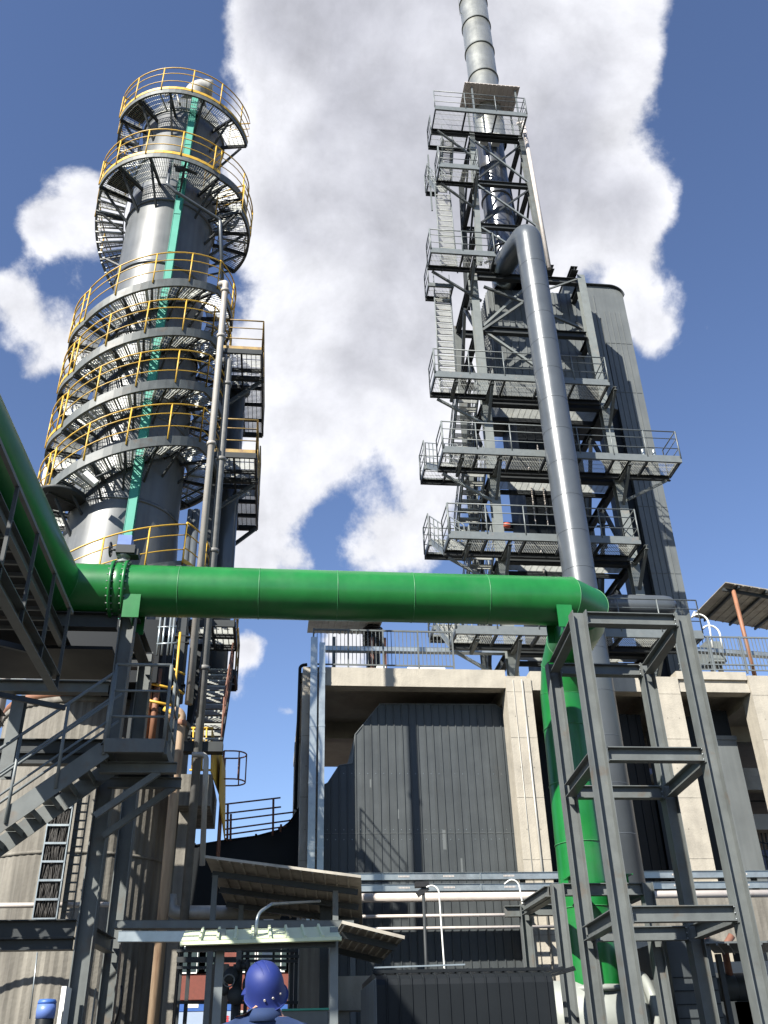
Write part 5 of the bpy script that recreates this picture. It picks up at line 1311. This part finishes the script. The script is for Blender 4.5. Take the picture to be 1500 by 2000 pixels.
for i, (p0, p1, pt, lb) in enumerate(((348, 452, 1958, 'pale blue notice board with small red lettering below the brick building, left of the helmet'), (540, 586, 1962, 'pale blue notice board with a deep blue header right of the helmet'), (655, 735, 1976, 'pale blue notice board with small red lettering under the concrete upstand'))):
    Y = 34.0; a = P(p0, pt, Y); c = P(p1, pt, Y)
    t = thing('notice_board', ((a.x+c.x)/2, Y, 0), lb, 'notice board', 'pale blue notice boards')
    b = MB(); b.box(a.x, c.x, Y, Y+.08, .6, a.z-.26); b.build('panel', 'board', t)
    b = MB(); b.box(a.x, c.x, Y-.02, Y+.08, a.z-.257, a.z); b.box(a.x-.08, a.x-.003, Y-.02, Y+.08, 0, a.z); b.box(c.x+.003, c.x+.08, Y-.02, Y+.08, 0, a.z); b.build('frame', 'blue', t)
    if i != 1:
        b = MB(); zc = a.z-.50; x = a.x+(.85 if i == 0 else .35)
        while x < c.x-.15:
            for k in range(4): b.box(x+.02*0, x+.12, Y-.012, Y-.002, zc-.075+.045*k, zc-.055+.045*k)
            b.box(x+.05, x+.07, Y-.014, Y-.003, zc-.09, zc+.1)
            x += .17
        b.build('lettering', 'red', t)
    else:
        pass
    if i == 0:
        b = MB(); b.box(P(367, pt, Y).x, P(388, pt, Y).x, Y-.03, Y-.021, a.z-.16, a.z-.02); b.build('plate', 'white', t)

# ================================================================== left: steel columns, walkway, stairs
lc = thing('left_steel_frame', (-2.7, 15.2, 0), 'dark steel frame with two tall columns holding the left end of the green pipe', 'steel frame')
b = MB(); b.hbeam((-2.70, 15.0, 0), (-2.66, 15.0, 8.2), .25, .25, (1, 0, 0), .016, .012); b.build('column', 'steel', lc)
b = MB(); b.hbeam((-2.55, 16.8, 0), (-2.55, 16.8, 8.2), .25, .25, (1, 0, 0), .016, .012); b.build('column', 'steel', lc)
b = MB(); b.hbeam((-5.4, 15.0, 8.05), (-2.84, 15.0, 8.05), .2, .28); b.build('beam', 'steel_dk', lc)
b = MB(); b.hbeam((-5.4, 16.8, 8.05), (-2.7, 16.8, 8.05), .2, .28); b.build('beam', 'steel_dk', lc)
b = MB(); b.hbeam((-5.4, 15.0, 6.85), (-2.84, 15.0, 6.85), .18, .2); b.build('beam', 'steel', lc)
b = MB(); b.hbeam((-5.4, 16.8, 6.4), (-2.7, 16.8, 6.4), .2, .24); b.build('beam', 'steel_dk', lc)
b = MB(); b.hbeam((-2.6, 15.13, 8.05), (-2.55, 16.66, 8.05), .2, .28); b.build('beam', 'steel_dk', lc)
for (py, hgt) in ((1815, .24), (1845, .16)):
    z = P(70, py, 15).z
    b = MB(); b.hbeam((-5.6, 15.0, z), (-2.85, 15.0, z), .2, hgt); b.build('beam', 'steel_dk', lc)
b = MB(); z = P(200, 1830, 15.5).z; b.hbeam((-2.67, 15.13, z), (-2.58, 16.66, z), .16, .22); b.build('beam', 'steel', lc)
b = MB(); z = P(20, 1450, 16.8).z; b.hbeam((-5.6, 16.8, z-.3), (-2.7, 16.8, z-.3), .2, .2); b.build('beam', 'steel_dk', lc)
b = MB(); q = P(33, 1400, 15.2); b.hbeam((q.x, 15.2, q.z-1.0), (q.x, 15.2, 6.74), .2, .2, (0, 1, 0)); b.build('hanger', 'steel', lc)
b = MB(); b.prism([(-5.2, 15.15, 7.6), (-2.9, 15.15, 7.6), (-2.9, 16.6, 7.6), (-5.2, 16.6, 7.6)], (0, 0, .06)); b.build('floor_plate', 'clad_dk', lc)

# overhead rack running towards the camera
rk = thing('overhead_cable_rack', (-4, 11, 7.5), 'dark overhead rack with cross bars and a railed edge under the green pipe at left', 'rack')
XB = -3.75
zB_ = 7.75
b = MB(); b.channel((XB, 3.0, zB_), (XB, 16.4, zB_), .09, .24, (0,0,1), .012, -1); b.build('edge_beam', 'steel', rk)
b = MB(); b.channel((-5.4, 3.0, zB_), (-5.4, 14.9, zB_), .09, .24, (0,0,1), .012, 1); b.build('edge_beam', 'steel', rk)
for k in range(30):
    y = 3.3+.39*k; b = MB(); b.channel((-5.34, y, zB_-.02), (XB-.06, y, zB_-.02), .05, .06, (0,0,1), .01, 1); b.build('cross_bar', 'steel', rk)
b = MB(); b.box(-5.45, -3.82, 8.6, 16.4, zB_+.14, zB_+.16); b.build('dark_plate', 'clad_dk', rk)  # plate added so the gaps between the cross bars look black
XA = -3.0; a0_, a1_ = PX(4, 1140, XA), PX(150, 1380, XA)
zA_ = 5.85
b = MB(); b.channel((XA, 2.5, zA_), (XA, 12.1, zA_), .12, .22, (0,0,1), .012, -1); b.build('edge_beam', 'steel', rk)
b = MB(); b.bar((XA+.02, 2.5, zA_+1.12), (XA+.02, 12.3, zA_+1.12), .05, .05); b.build('top_rail', 'steel', rk)
for y in (12.1, 11.05, 10.0, 8.95, 7.9, 6.85, 5.8):
    b = MB(); b.bar((XA+.03, y, zA_-.08), (XA+.03, y, zA_+1.1), .04, .04, (0, 1, 0)); b.build('post', 'steel_dk', rk)
XC = -4.0
b = MB(); b.hbeam((XC, 3.0, 5.75), (XC, 13.4, 5.75), .14, .16); b.build('lower_beam', 'steel_dk', rk)
for y in (12.3, 10.2, 8.2): b = MB(); b.bar((XC, y, 5.8), (XA-.05, y+.8, zA_), .05, .07); b.build('tie', 'steel_dk', rk)
for y in (5.0, 9.0):
    b = MB(); b.bar((-3.35, y, zA_+.1), (-3.9, y, zB_-.12), .08, .08); b.build('hanger', 'steel_dk', rk)

# stair and landing in front
st_ = thing('left_access_stair', (-2.1, 13.6, 5.4), 'grey steel landing with a handrail and a stair flight descending to the left of it', 'staircase')
xl, xr = -2.52, -1.66
zl = 5.55
f = MB(); f.channel((xl, 13.6, zl-.09), (xr, 13.6, zl-.09), .08, .20, (0,0,1), .012, 1); f.channel((xl, 15.0, zl-.09), (xr, 15.0, zl-.09), .08, .2, (0,0,1), .012, -1)
f.bar((xr, 13.66, zl-.09), (xr, 14.94, zl-.09), .06, .2); f.bar((xl, 13.66, zl-.09), (xl, 14.94, zl-.09), .06, .2)
f.prism([(xl+.04, 13.65, zl-.03), (xr-.04, 13.65, zl-.03), (xr-.04, 14.95, zl-.03), (xl+.04, 14.95, zl-.03)], (0, 0, .02))
pl2 = f.build('landing', 'steel', st_)
h = MB()
for zz_ in (1.18, .76, .36): h.tube([(xl+.02, 13.62, zl+zz_), (xr-.02, 13.62, zl+zz_), (xr-.02, 14.95, zl+zz_)], .026 if zz_ > 1 else .02, 8)
for (x, y) in ((xl+.02, 13.62), (xr-.02, 13.62), (xr-.02, 14.3), (xr-.02, 14.95)): h.tube([(x, y, zl-.1), (x, y, zl+1.18)], .026, 8)
sub(h, 'handrail', 'rail', pl2, st_)
b = MB(); b.hbeam((-2.62, 14.0, zl-.3), (-1.5, 14.0, zl-.3), .12, .16); b.hbeam((-2.62, 14.85, zl-.3), (-1.5, 14.85, zl-.3), .12, .16); b.bar((-2.6, 14.0, zl-1.0), (-1.75, 14.0, zl-.36), .09, .09); b.bar((-2.6, 14.85, zl-1.1), (-1.6, 14.85, zl-.36), .09, .09); b.build('bracket', 'steel', st_)
f_ = P(0, 1600, 13.6)
sdx = -4.2; sdz = sdx*(zl-.1-f_.z)/(xl-f_.x)
# flight goes down to the left
def closed_flight(parent, a, d, n, y0, y1, m):
    a = Vector(a); e = a+Vector(d)
    s = MB(); s.bar((a.x, y0, a.z-.12), (e.x, y0, e.z-.12), .014, .26); s.bar((a.x, y1, a.z-.12), (e.x, y1, e.z-.12), .014, .26)
    s.bar((a.x, y0+.03, a.z+.015), (e.x, y0+.03, e.z+.015), .06, .012)
    st = s.build('stair_flight', m, parent)
    for i in range(n):
        p = a+(e-a)*((i+.5)/n); t = MB()
        t.box(p.x-.12, p.x+.12, y0+.02, y1-.02, p.z-.05, p.z-.04); t.bar((p.x+.12, y0+.02, p.z-.09), (p.x+.12, y1-.02, p.z-.09), .012, .09, (0, 0, 1)); sub(t, 'tread', m, st, parent)
    h = MB()
    for zz_ in (1.05, .65, .3): h.tube([(a.x, y0-.02, a.z+zz_), (e.x, y0-.02, e.z+zz_)], .026 if zz_ > 1 else .018, 8)
    L = (e-a).length; k = round(L/.75)
    for j in range(k+1):
        p = a+(e-a)*(j/k); h.tube([(p.x, y0-.02, p.z-.2), (p.x, y0-.02, p.z+1.05)], .024, 8)
    for zz_ in (1.05, .6): h.tube([(a.x, y1, a.z+zz_), (e.x, y1, e.z+zz_)], .022, 8)
    sub(h, 'handrail', 'rail', st, parent)
closed_flight(st_, (xl, 13.6, zl-.02), (sdx, 0, sdz), 18, 13.62, 14.5, 'steel')

# galvanised tray/beam running right from the left column
b = MB(); z = P(400, 1808, 15).z
tray('cable_tray', P(225, 1807, 15.3), P(690, 1807, 15.3), .2, .10, 'steel', 'long dark grey tray running right from the left columns under the canopies')
tray('cable_tray', P(232, 1830, 14.9), P(372, 1830, 14.9), .12, .13, 'galv', 'short galvanised channel bolted on just under the longer dark tray')
# horizontal fat pipe (right of pedestal)
b = MB(); q = P(345, 1782, 18.6); b.tube(path([(q.x-.15, 18.6, q.z+.3), (q.x-.1, 18.6, q.z), (q.x+1.9, 18.6, q.z-.02)], .14, 6), .12, 14)
tag(b.build('header_pipe', 'pipe_g'), 'fat grey pipe running right from the foot of the riser pipes', 'pipe')
b = MB(); q = P(0, 1767, 17.8); b.tube([(q.x-2, 17.9, q.z), (q.x+2.0, 17.9, q.z)], .045, 10); tag(b.build('wall_pipe', 'pipe_w'), 'slim pale pipe running level across the concrete pedestal', 'pipe')

# cable ladder on the pedestal
kl = thing('cable_ladder', (-3.8, 17.2, 3.5), 'aluminium cable ladder packed with drooping black cables on the face of the pedestal', 'cable ladder')
KY = 17.3
xa_, xb_ = P(64, 1795, KY).x, P(108, 1795, KY).x
zt0, zt9 = P(85, 1797, KY).z, P(125, 1545, KY).z
b = MB(); b.box(xa_-.02, xa_, KY, KY+.1, zt0, zt9); b.box(xb_, xb_+.02, KY, KY+.1, zt0, zt9); b.build('side_rail', 'galv', kl)
for k in range(8):
    z = zt0+(zt9-zt0)*k/7.0
    b = MB(); b.box(xa_, xb_, KY-.01, KY+.012, z, z+.035); b.build('rung', 'galv', kl)
b = MB()
for i in range(34):
    x = xa_+.03+(xb_-xa_-.06)*i/33; pts_ = []
    ph = rnd.random()*6
    for k in range(24):
        t = k/23; z = zt9-(zt9-zt0-.03)*t; pts_.append((x+.012*math.sin(ph+t*22+i), KY+.045+.02*math.sin(ph*2+t*17), z))
    b.tube(pts_, .008, 5)
b.build('cable_bundle', 'cable', kl)
b = MB(); b.box(xa_, xb_, KY+.09, KY+.1, zt0, zt9); b.build('backing', 'black', kl)
b = MB(); b.bar((xb_+.06, KY+.3, zt0), (xb_+.06, KY+.3, zt9), .09, .012, (0, 1, 0)); b.bar((xb_+.22, KY+.3, zt0), (xb_+.22, KY+.3, zt9), .012, .09, (0, 1, 0))
for k in range(14): b.box(xb_+.03, xb_+.22, KY+.26, KY+.28, zt0+.15*k+.02, zt0+.15*k+.05)
b.build('second_ladder', 'steel', kl)
# drum, cabinets, bottom-left
br = thing('blue_drum', P(92, 1990, 11), 'blue drum with a paler blue lid at the bottom left corner', 'drum')
q = P(93, 1953, 11); b = MB(); b.lathe((q.x, 11, 0), [(.09, .4), (.09, q.z-.18), (.08, q.z-.16)], 28); b.build('body', 'clad_dk', br)
b = MB(); b.lathe((q.x, 11, 0), [(.093, q.z-.17), (.096, q.z-.10), (.093, q.z-.04)], 28); b.build('band', 'blue_box', br)
b = MB(); b.lathe((q.x, 11, 0), [(.09, q.z-.04), (.094, q.z-.02), (.08, q.z+.005), (.02, q.z+.01)], 28); b.build('lid', 'blue', br)
b = MB(); b.box(q.x-.15, q.x+.15, 10.9, 11.2, 0, .4); b.build('stand', 'steel_dk', br)
wb = thing('white_wall_box', P(122, 1960, 14.4), 'tall white enclosure beside the left steel column at the bottom', 'enclosure')
a = P(112, 1990, 14.4); c = P(133, 1926, 14.4); b = MB(); b.box(a.x, c.x-.02, 14.4, 14.8, 0, c.z); b.build('body', 'white', wb); b = MB(); b.box(a.x+.05, a.x+.06, 14.39, 14.4, c.z-.6, c.z-.3); b.build('latch', 'steel_dk', wb)
fc = thing('finned_panels', P(205, 1960, 16.6), 'two narrow grey panels between the left steel columns at the bottom', 'panels')
for px0, px1 in ((158, 176), (180, 192)):
    a = P(px0, 1990, 16.2); c = P(px1, 1930, 16.2); b = MB(); b.box(a.x, c.x-.05, 16.2, 16.3, 0, c.z); b.build('panel', 'rail', fc)
b = MB(); b.tube(path([P(237, 1925, 17.2), P(238, 1950, 17.2), P(222, 2010, 17.2)], .3, 8), .02, 6); tag(b.build('hanging_cable', 'black'), 'black cable drooping against the pedestal right of the left columns', 'cable')
# thin conduit on the pedestal
b = MB(); b.tube([P(73, 1860, 17.9), P(58, 1990, 17.9)], .012, 6); tag(b.build('conduit', 'galv'), 'thin bright conduit on the pedestal at the bottom left', 'conduit')
# ================================================================== person
def build_person():
    hx, hy, hz_ = P(517, 1926, 5.3)          # helmet centre
    root = thing('person', (hx+.02, hy, 0), 'worker in blue helmet and jacket seen from behind, head tipped back, holding up a phone', 'person')
    L = Vector((hx, hy, 0))
    zs = hz_-.185                          # shoulder line
    J = {}
    def j(n, x, y, z, r): J[n] = (len(J), Vector((x, y, z)), r)
    # relative coordinates (x right, y forward)
    hip = zs-.52
    j('pelvis', .0, -.02, hip, .145); j('waist', .0, -.03, hip+.17, .135); j('chest', .0, -.04, zs-.16, .155); j('neckb', .0, -.02, zs+.03, .085)
    j('neck', .0, .0, zs+.085, .056); j('head', .0, .0, zs+.17, .07); j('crown', .0, -.02, zs+.22, .05)
    j('shL', -.165, -.02, zs-.035, .075); j('elL', -.25, .12, zs-.25, .048); j('wrL', -.12, .34, zs-.12, .030)
    j('shR', .165, -.02, zs-.035, .075); j('elR', .23, .16, zs-.22, .048); j('wrR', .105, .36, zs-.02, .030)
    j('hL', -.095, -.01, hip-.06, .098); j('kL', -.10, .02, hip-.46, .062); j('aL', -.10, -.02, .09, .045); j('tL', -.11, .13, .045, .038)
    j('hR', .095, -.01, hip-.06, .098); j('kR', .10, .02, hip-.46, .062); j('aR', .10, -.02, .09, .045); j('tR', .11, .13, .045, .038)
    E_ = [('pelvis','waist'),('waist','chest'),('chest','neckb'),('neckb','neck'),('neck','head'),('head','crown'),('chest','shL'),('shL','elL'),('elL','wrL'),('chest','shR'),('shR','elR'),('elR','wrR'),
          ('pelvis','hL'),('hL','kL'),('kL','aL'),('aL','tL'),('pelvis','hR'),('hR','kR'),('kR','aR'),('aR','tR')]
    names = list(J)
    verts = [J[n][1] for n in names]; rad = [J[n][2] for n in names]; edges = [(names.index(a), names.index(c)) for a, c in E_]
    # hands: palm + five finger chains
    def hand(side, w, pdir, across, curl):
        base = J[w][1]; i0 = len(verts)
        palm = base+pdir*.075; verts.append(palm); rad.append(.030); edges.append((names.index(w), i0))
        for k, (off, ln) in enumerate(((-.030, .070), (-.010, .080), (.011, .075), (.031, .060))):
            p0 = palm+pdir*.02+across*off; p1 = p0+pdir*ln*.45+curl*.008; p2 = p1+pdir*ln*.22+curl*ln*.32; p3 = p2+curl*ln*.34-pdir*.008
            a = len(verts); verts.extend([p0, p1, p2, p3]); rad.extend([.0095, .0085, .008, .007]); edges.extend([(i0, a), (a, a+1), (a+1, a+2), (a+2, a+3)])
        t0 = base+pdir*.035+across*(-.035*1); t1 = t0-across*.022+curl*.018+pdir*.03; t2 = t1+curl*.02+pdir*.03
        a = len(verts); verts.extend([t0, t1, t2]); rad.extend([.013, .0105, .009]); edges.extend([(names.index(w), a), (a, a+1), (a+1, a+2)])
    hand('R', 'wrR', Vector((-.15, .25, .95)).normalized(), Vector((.2, .97, -.1)).normalized(), Vector((-.95, .1, -.1)).normalized())
    hand('L', 'wrL', Vector((.35, .3, .9)).normalized(), Vector((-.2, .97, -.1)).normalized(), Vector((.95, .1, -.1)).normalized())
    me = bpy.data.meshes.new('body'); me.from_pydata([tuple(v) for v in verts], edges, [])
    o = bpy.data.objects.new('body', me); COL.objects.link(o)
    sk_ = o.modifiers.new('skin', 'SKIN'); sk_.use_smooth_shade = True
    for i, r_ in enumerate(rad):
        me.skin_vertices[0].data[i].radius = (r_, r_); me.skin_vertices[0].data[i].use_root = (i == 0)
    ss = o.modifiers.new('sub', 'SUBSURF'); ss.levels = 2; ss.render_levels = 2
    dg = bpy.context.evaluated_depsgraph_get(); me2 = bpy.data.meshes.new_from_object(o.evaluated_get(dg)); me2.name = 'body'
    o.modifiers.clear(); o.data = me2; me2.materials.clear(); me2.materials.append(M['skin']); me2.materials.append(M['cloth']); me2.materials.append(M['black'])
    wl3, wr3 = J['wrL'][1], J['wrR'][1]
    for v in me2.vertices:      # broaden the torso front to back ratio
        if hip-.2 < v.co.z < zs+.02 and abs(v.co.x) < .2 and v.co.y < .08:
            v.co.x *= 1.12; v.co.y *= .86
    for p in me2.polygons:
        c = p.center; p.use_smooth = True
        skin = (c.z > zs+.045 and (c-J['neck'][1]).length < .35 and abs(c.x) < .14 and c.y < .2) or (c-wl3).length < .15 and (c.z > wl3.z-.01) or (c-wr3).length < .15 and (c.z > wr3.z-.01)
        p.material_index = 0 if skin else (2 if c.z < .10 else 1)
    o.parent = root; o.location = L-root.location
    # face and ears are on the far side; modelled on a tilted head
    headc = Vector((0, .005, zs+.180)); tilt = Matrix.Rotation(R(34), 3, 'X') @ Matrix.Rotation(R(-10), 3, 'Y') @ Matrix.Rotation(R(22), 3, 'Z')
    def hb(pts): return [headc+tilt@Vector(p) for p in pts]
    def ell(c, rx, ry, rz, n=28, m_=18, z0=-1, z1=1):
        b = MB(); i0 = 0; rows = []
        for a in range(m_+1):
            zz_ = z0+(z1-z0)*a/m_; zz_ = max(-1, min(1, zz_)); rr = math.sqrt(max(0, 1-zz_*zz_))
            for k in range(n):
                t = 2*PI*k/n; b.v.append(tuple(L+headc+tilt@Vector((c[0]+rx*max(.02, rr)*math.cos(t), c[1]+ry*max(.02, rr)*math.sin(t), c[2]+rz*zz_))))
        for a in range(m_):
            for k in range(n):
                k2 = (k+1) % n; b.f.append((a*n+k, a*n+k2, (a+1)*n+k2, (a+1)*n+k)); b.sm.append(True)
        b.f.append(tuple(range(n))[::-1]); b.f.append(tuple(m_*n+k for k in range(n))); b.sm += [True, True]
        return b
    b = ell((0, 0, -.005), .075, .094, .108)
    b2 = ell((0, .094, -.018), .016, .022, .028, 10, 8); i = len(b.v); b.v += b2.v; b.f += [tuple(x+i for x in f) for f in b2.f]; b.sm += b2.sm
    for s_ in (-1, 1):
        b2 = ell((s_*.078, -.005, -.012), .010, .020, .032, 10, 8); i = len(b.v); b.v += b2.v; b.f += [tuple(x+i for x in f) for f in b2.f]; b.sm += b2.sm
    hd = b.build('head', 'skin', root)
    for s_ in (-1, 1):
        sub(ell((s_*.031, .083, .008), .013, .010, .009, 10, 8), 'eye', 'white', hd, root)
    sub(ell((0, .086, -.058), .024, .008, .006, 12, 6), 'mouth', 'red', hd, root)
    sub(ell((0, -.008, .0), .0735, .089, .095, 28, 14, -.45, 1), 'hair', 'hair', hd, root)
    # helmet: dome, brim, ridge, rivets
    n = 48; rows = []
    prof = [(1.09, -.052), (1.05, -.044), (1.01, -.02), (1.0, .01), (.955, .036), (.87, .061), (.72, .083), (.50, .099), (.25, .107), (.02, .109)]
    b = MB(); rx, ry = .096, .112
    for (k_, h_) in prof:
        for q in range(n):
            t = 2*PI*q/n; x, y = rx*k_*math.cos(t), ry*k_*math.sin(t)
            dip = -.022 if math.sin(t) < 0 else 0
            z = h_+(dip*abs(math.sin(t)) if h_ < 0 else 0)
            b.v.append(tuple(L+headc+tilt@Vector((x, y-.006, z+.018))))
    for a in range(len(prof)-1):
        for q in range(n):
            q2 = (q+1) % n; b.f.append((a*n+q, a*n+q2, (a+1)*n+q2, (a+1)*n+q)); b.sm.append(True)
    b.f.append(tuple((len(prof)-1)*n+q for q in range(n))); b.sm.append(True)
    hm = b.build('helmet', 'helmet', root)
    b = MB()
    for s_ in (0,):
        b.tube([L+headc+tilt@Vector(((.006+rx*1.06)*math.cos(2*PI*q/40), (.006+ry*1.03)*math.sin(2*PI*q/40)-.006, -.037+(-.022*abs(math.sin(2*PI*q/40)) if q > 20 else 0))) for q in range(40)], .0045, 6, closed=True)
    sub(b, 'rim', 'helmet', hm, root)
    b = MB()   # front peak
    n2 = 14; i0 = len(b.v)
    for q in range(n2+1):
        t = PI*(.18+.64*q/n2)
        for k_, dz in ((1.0, .0), (1.30, -.006), (1.30, -.012), (1.0, -.006)):
            b.v.append(tuple(L+headc+tilt@Vector((rx*1.0*math.cos(t)*k_, ry*math.sin(t)*(1+(k_-1)*1.4)-.006, -.03+dz))))
    for q in range(n2):
        for e in range(4):
            e2 = (e+1) % 4; b.f.append((q*4+e, q*4+e2, (q+1)*4+e2, (q+1)*4+e)); b.sm.append(True)
    sub(b, 'peak', 'helmet', hm, root)
    b = MB()
    for t in (-.90, -.55, -.18):
        for rr in (1.03,):
            a = PI*(.5+t) if False else -PI/2+(t+.55)*1.25
            c = L+headc+tilt@Vector((rx*rr*math.cos(a), ry*rr*math.sin(a)-.006, .0)); d = (tilt@Vector((math.cos(a), math.sin(a), 0))).normalized()
            b.tube([c-d*.004, c+d*.003], .0055, 10)
    sub(b, 'rivets', 'pipe_w', hm, root)
    b = MB()
    for q in (-1, 1):
        b.tube([L+headc+tilt@Vector((q*.016, ry*.97*math.sin(a)*1.0-.006, .018+.112*math.cos(a)+.0)) for a in [-.75+1.6*k/16 for k in range(17)]], .0025, 6)
    sub(b, 'crown_ridge', 'helmet', hm, root)
    # collar
    b = MB(); cc_ = L+Vector((0, -.012, zs+.035))
    i = len(b.v); n = 28
    for rr, hh in ((.098, -.03), (.074, .028), (.067, .028), (.086, -.03)):
        for q in range(n):
            t = 2*PI*q/n; b.v.append(tuple(cc_+Vector((rr*1.08*math.cos(t), rr*math.sin(t), hh+(.02 if math.sin(t) < 0 else -.02)))))
    for a in range(4):
        a2 = (a+1) % 4
        for q in range(n):
            q2 = (q+1) % n; b.f.append((a*n+q, a*n+q2, a2*n+q2, a2*n+q)); b.sm.append(True)
    b.build('collar', 'cloth', root)
    # phone held in the right hand
    ph = thing('phone', L+J['wrR'][1]+Vector((-.03, .02, .12)), 'slim dark phone held up in the right hand of the worker', 'phone')
    c = L+J['wrR'][1]+Vector((-.045, .03, .115)); b = MB()
    b.prism([c+Vector((0, -.037, -.075)), c+Vector((0, .037, -.075)), c+Vector((0, .037, .075)), c+Vector((0, -.037, .075))], (.008, 0, 0)); b.build('case', 'black', ph)
    b = MB(); b.prism([c+Vector((-.001, -.033, -.07)), c+Vector((-.001, .033, -.07)), c+Vector((-.001, .033, .07)), c+Vector((-.001, -.033, .07))], (-.0006, 0, 0)); b.build('screen', 'glass', ph)
    return root
build_person()
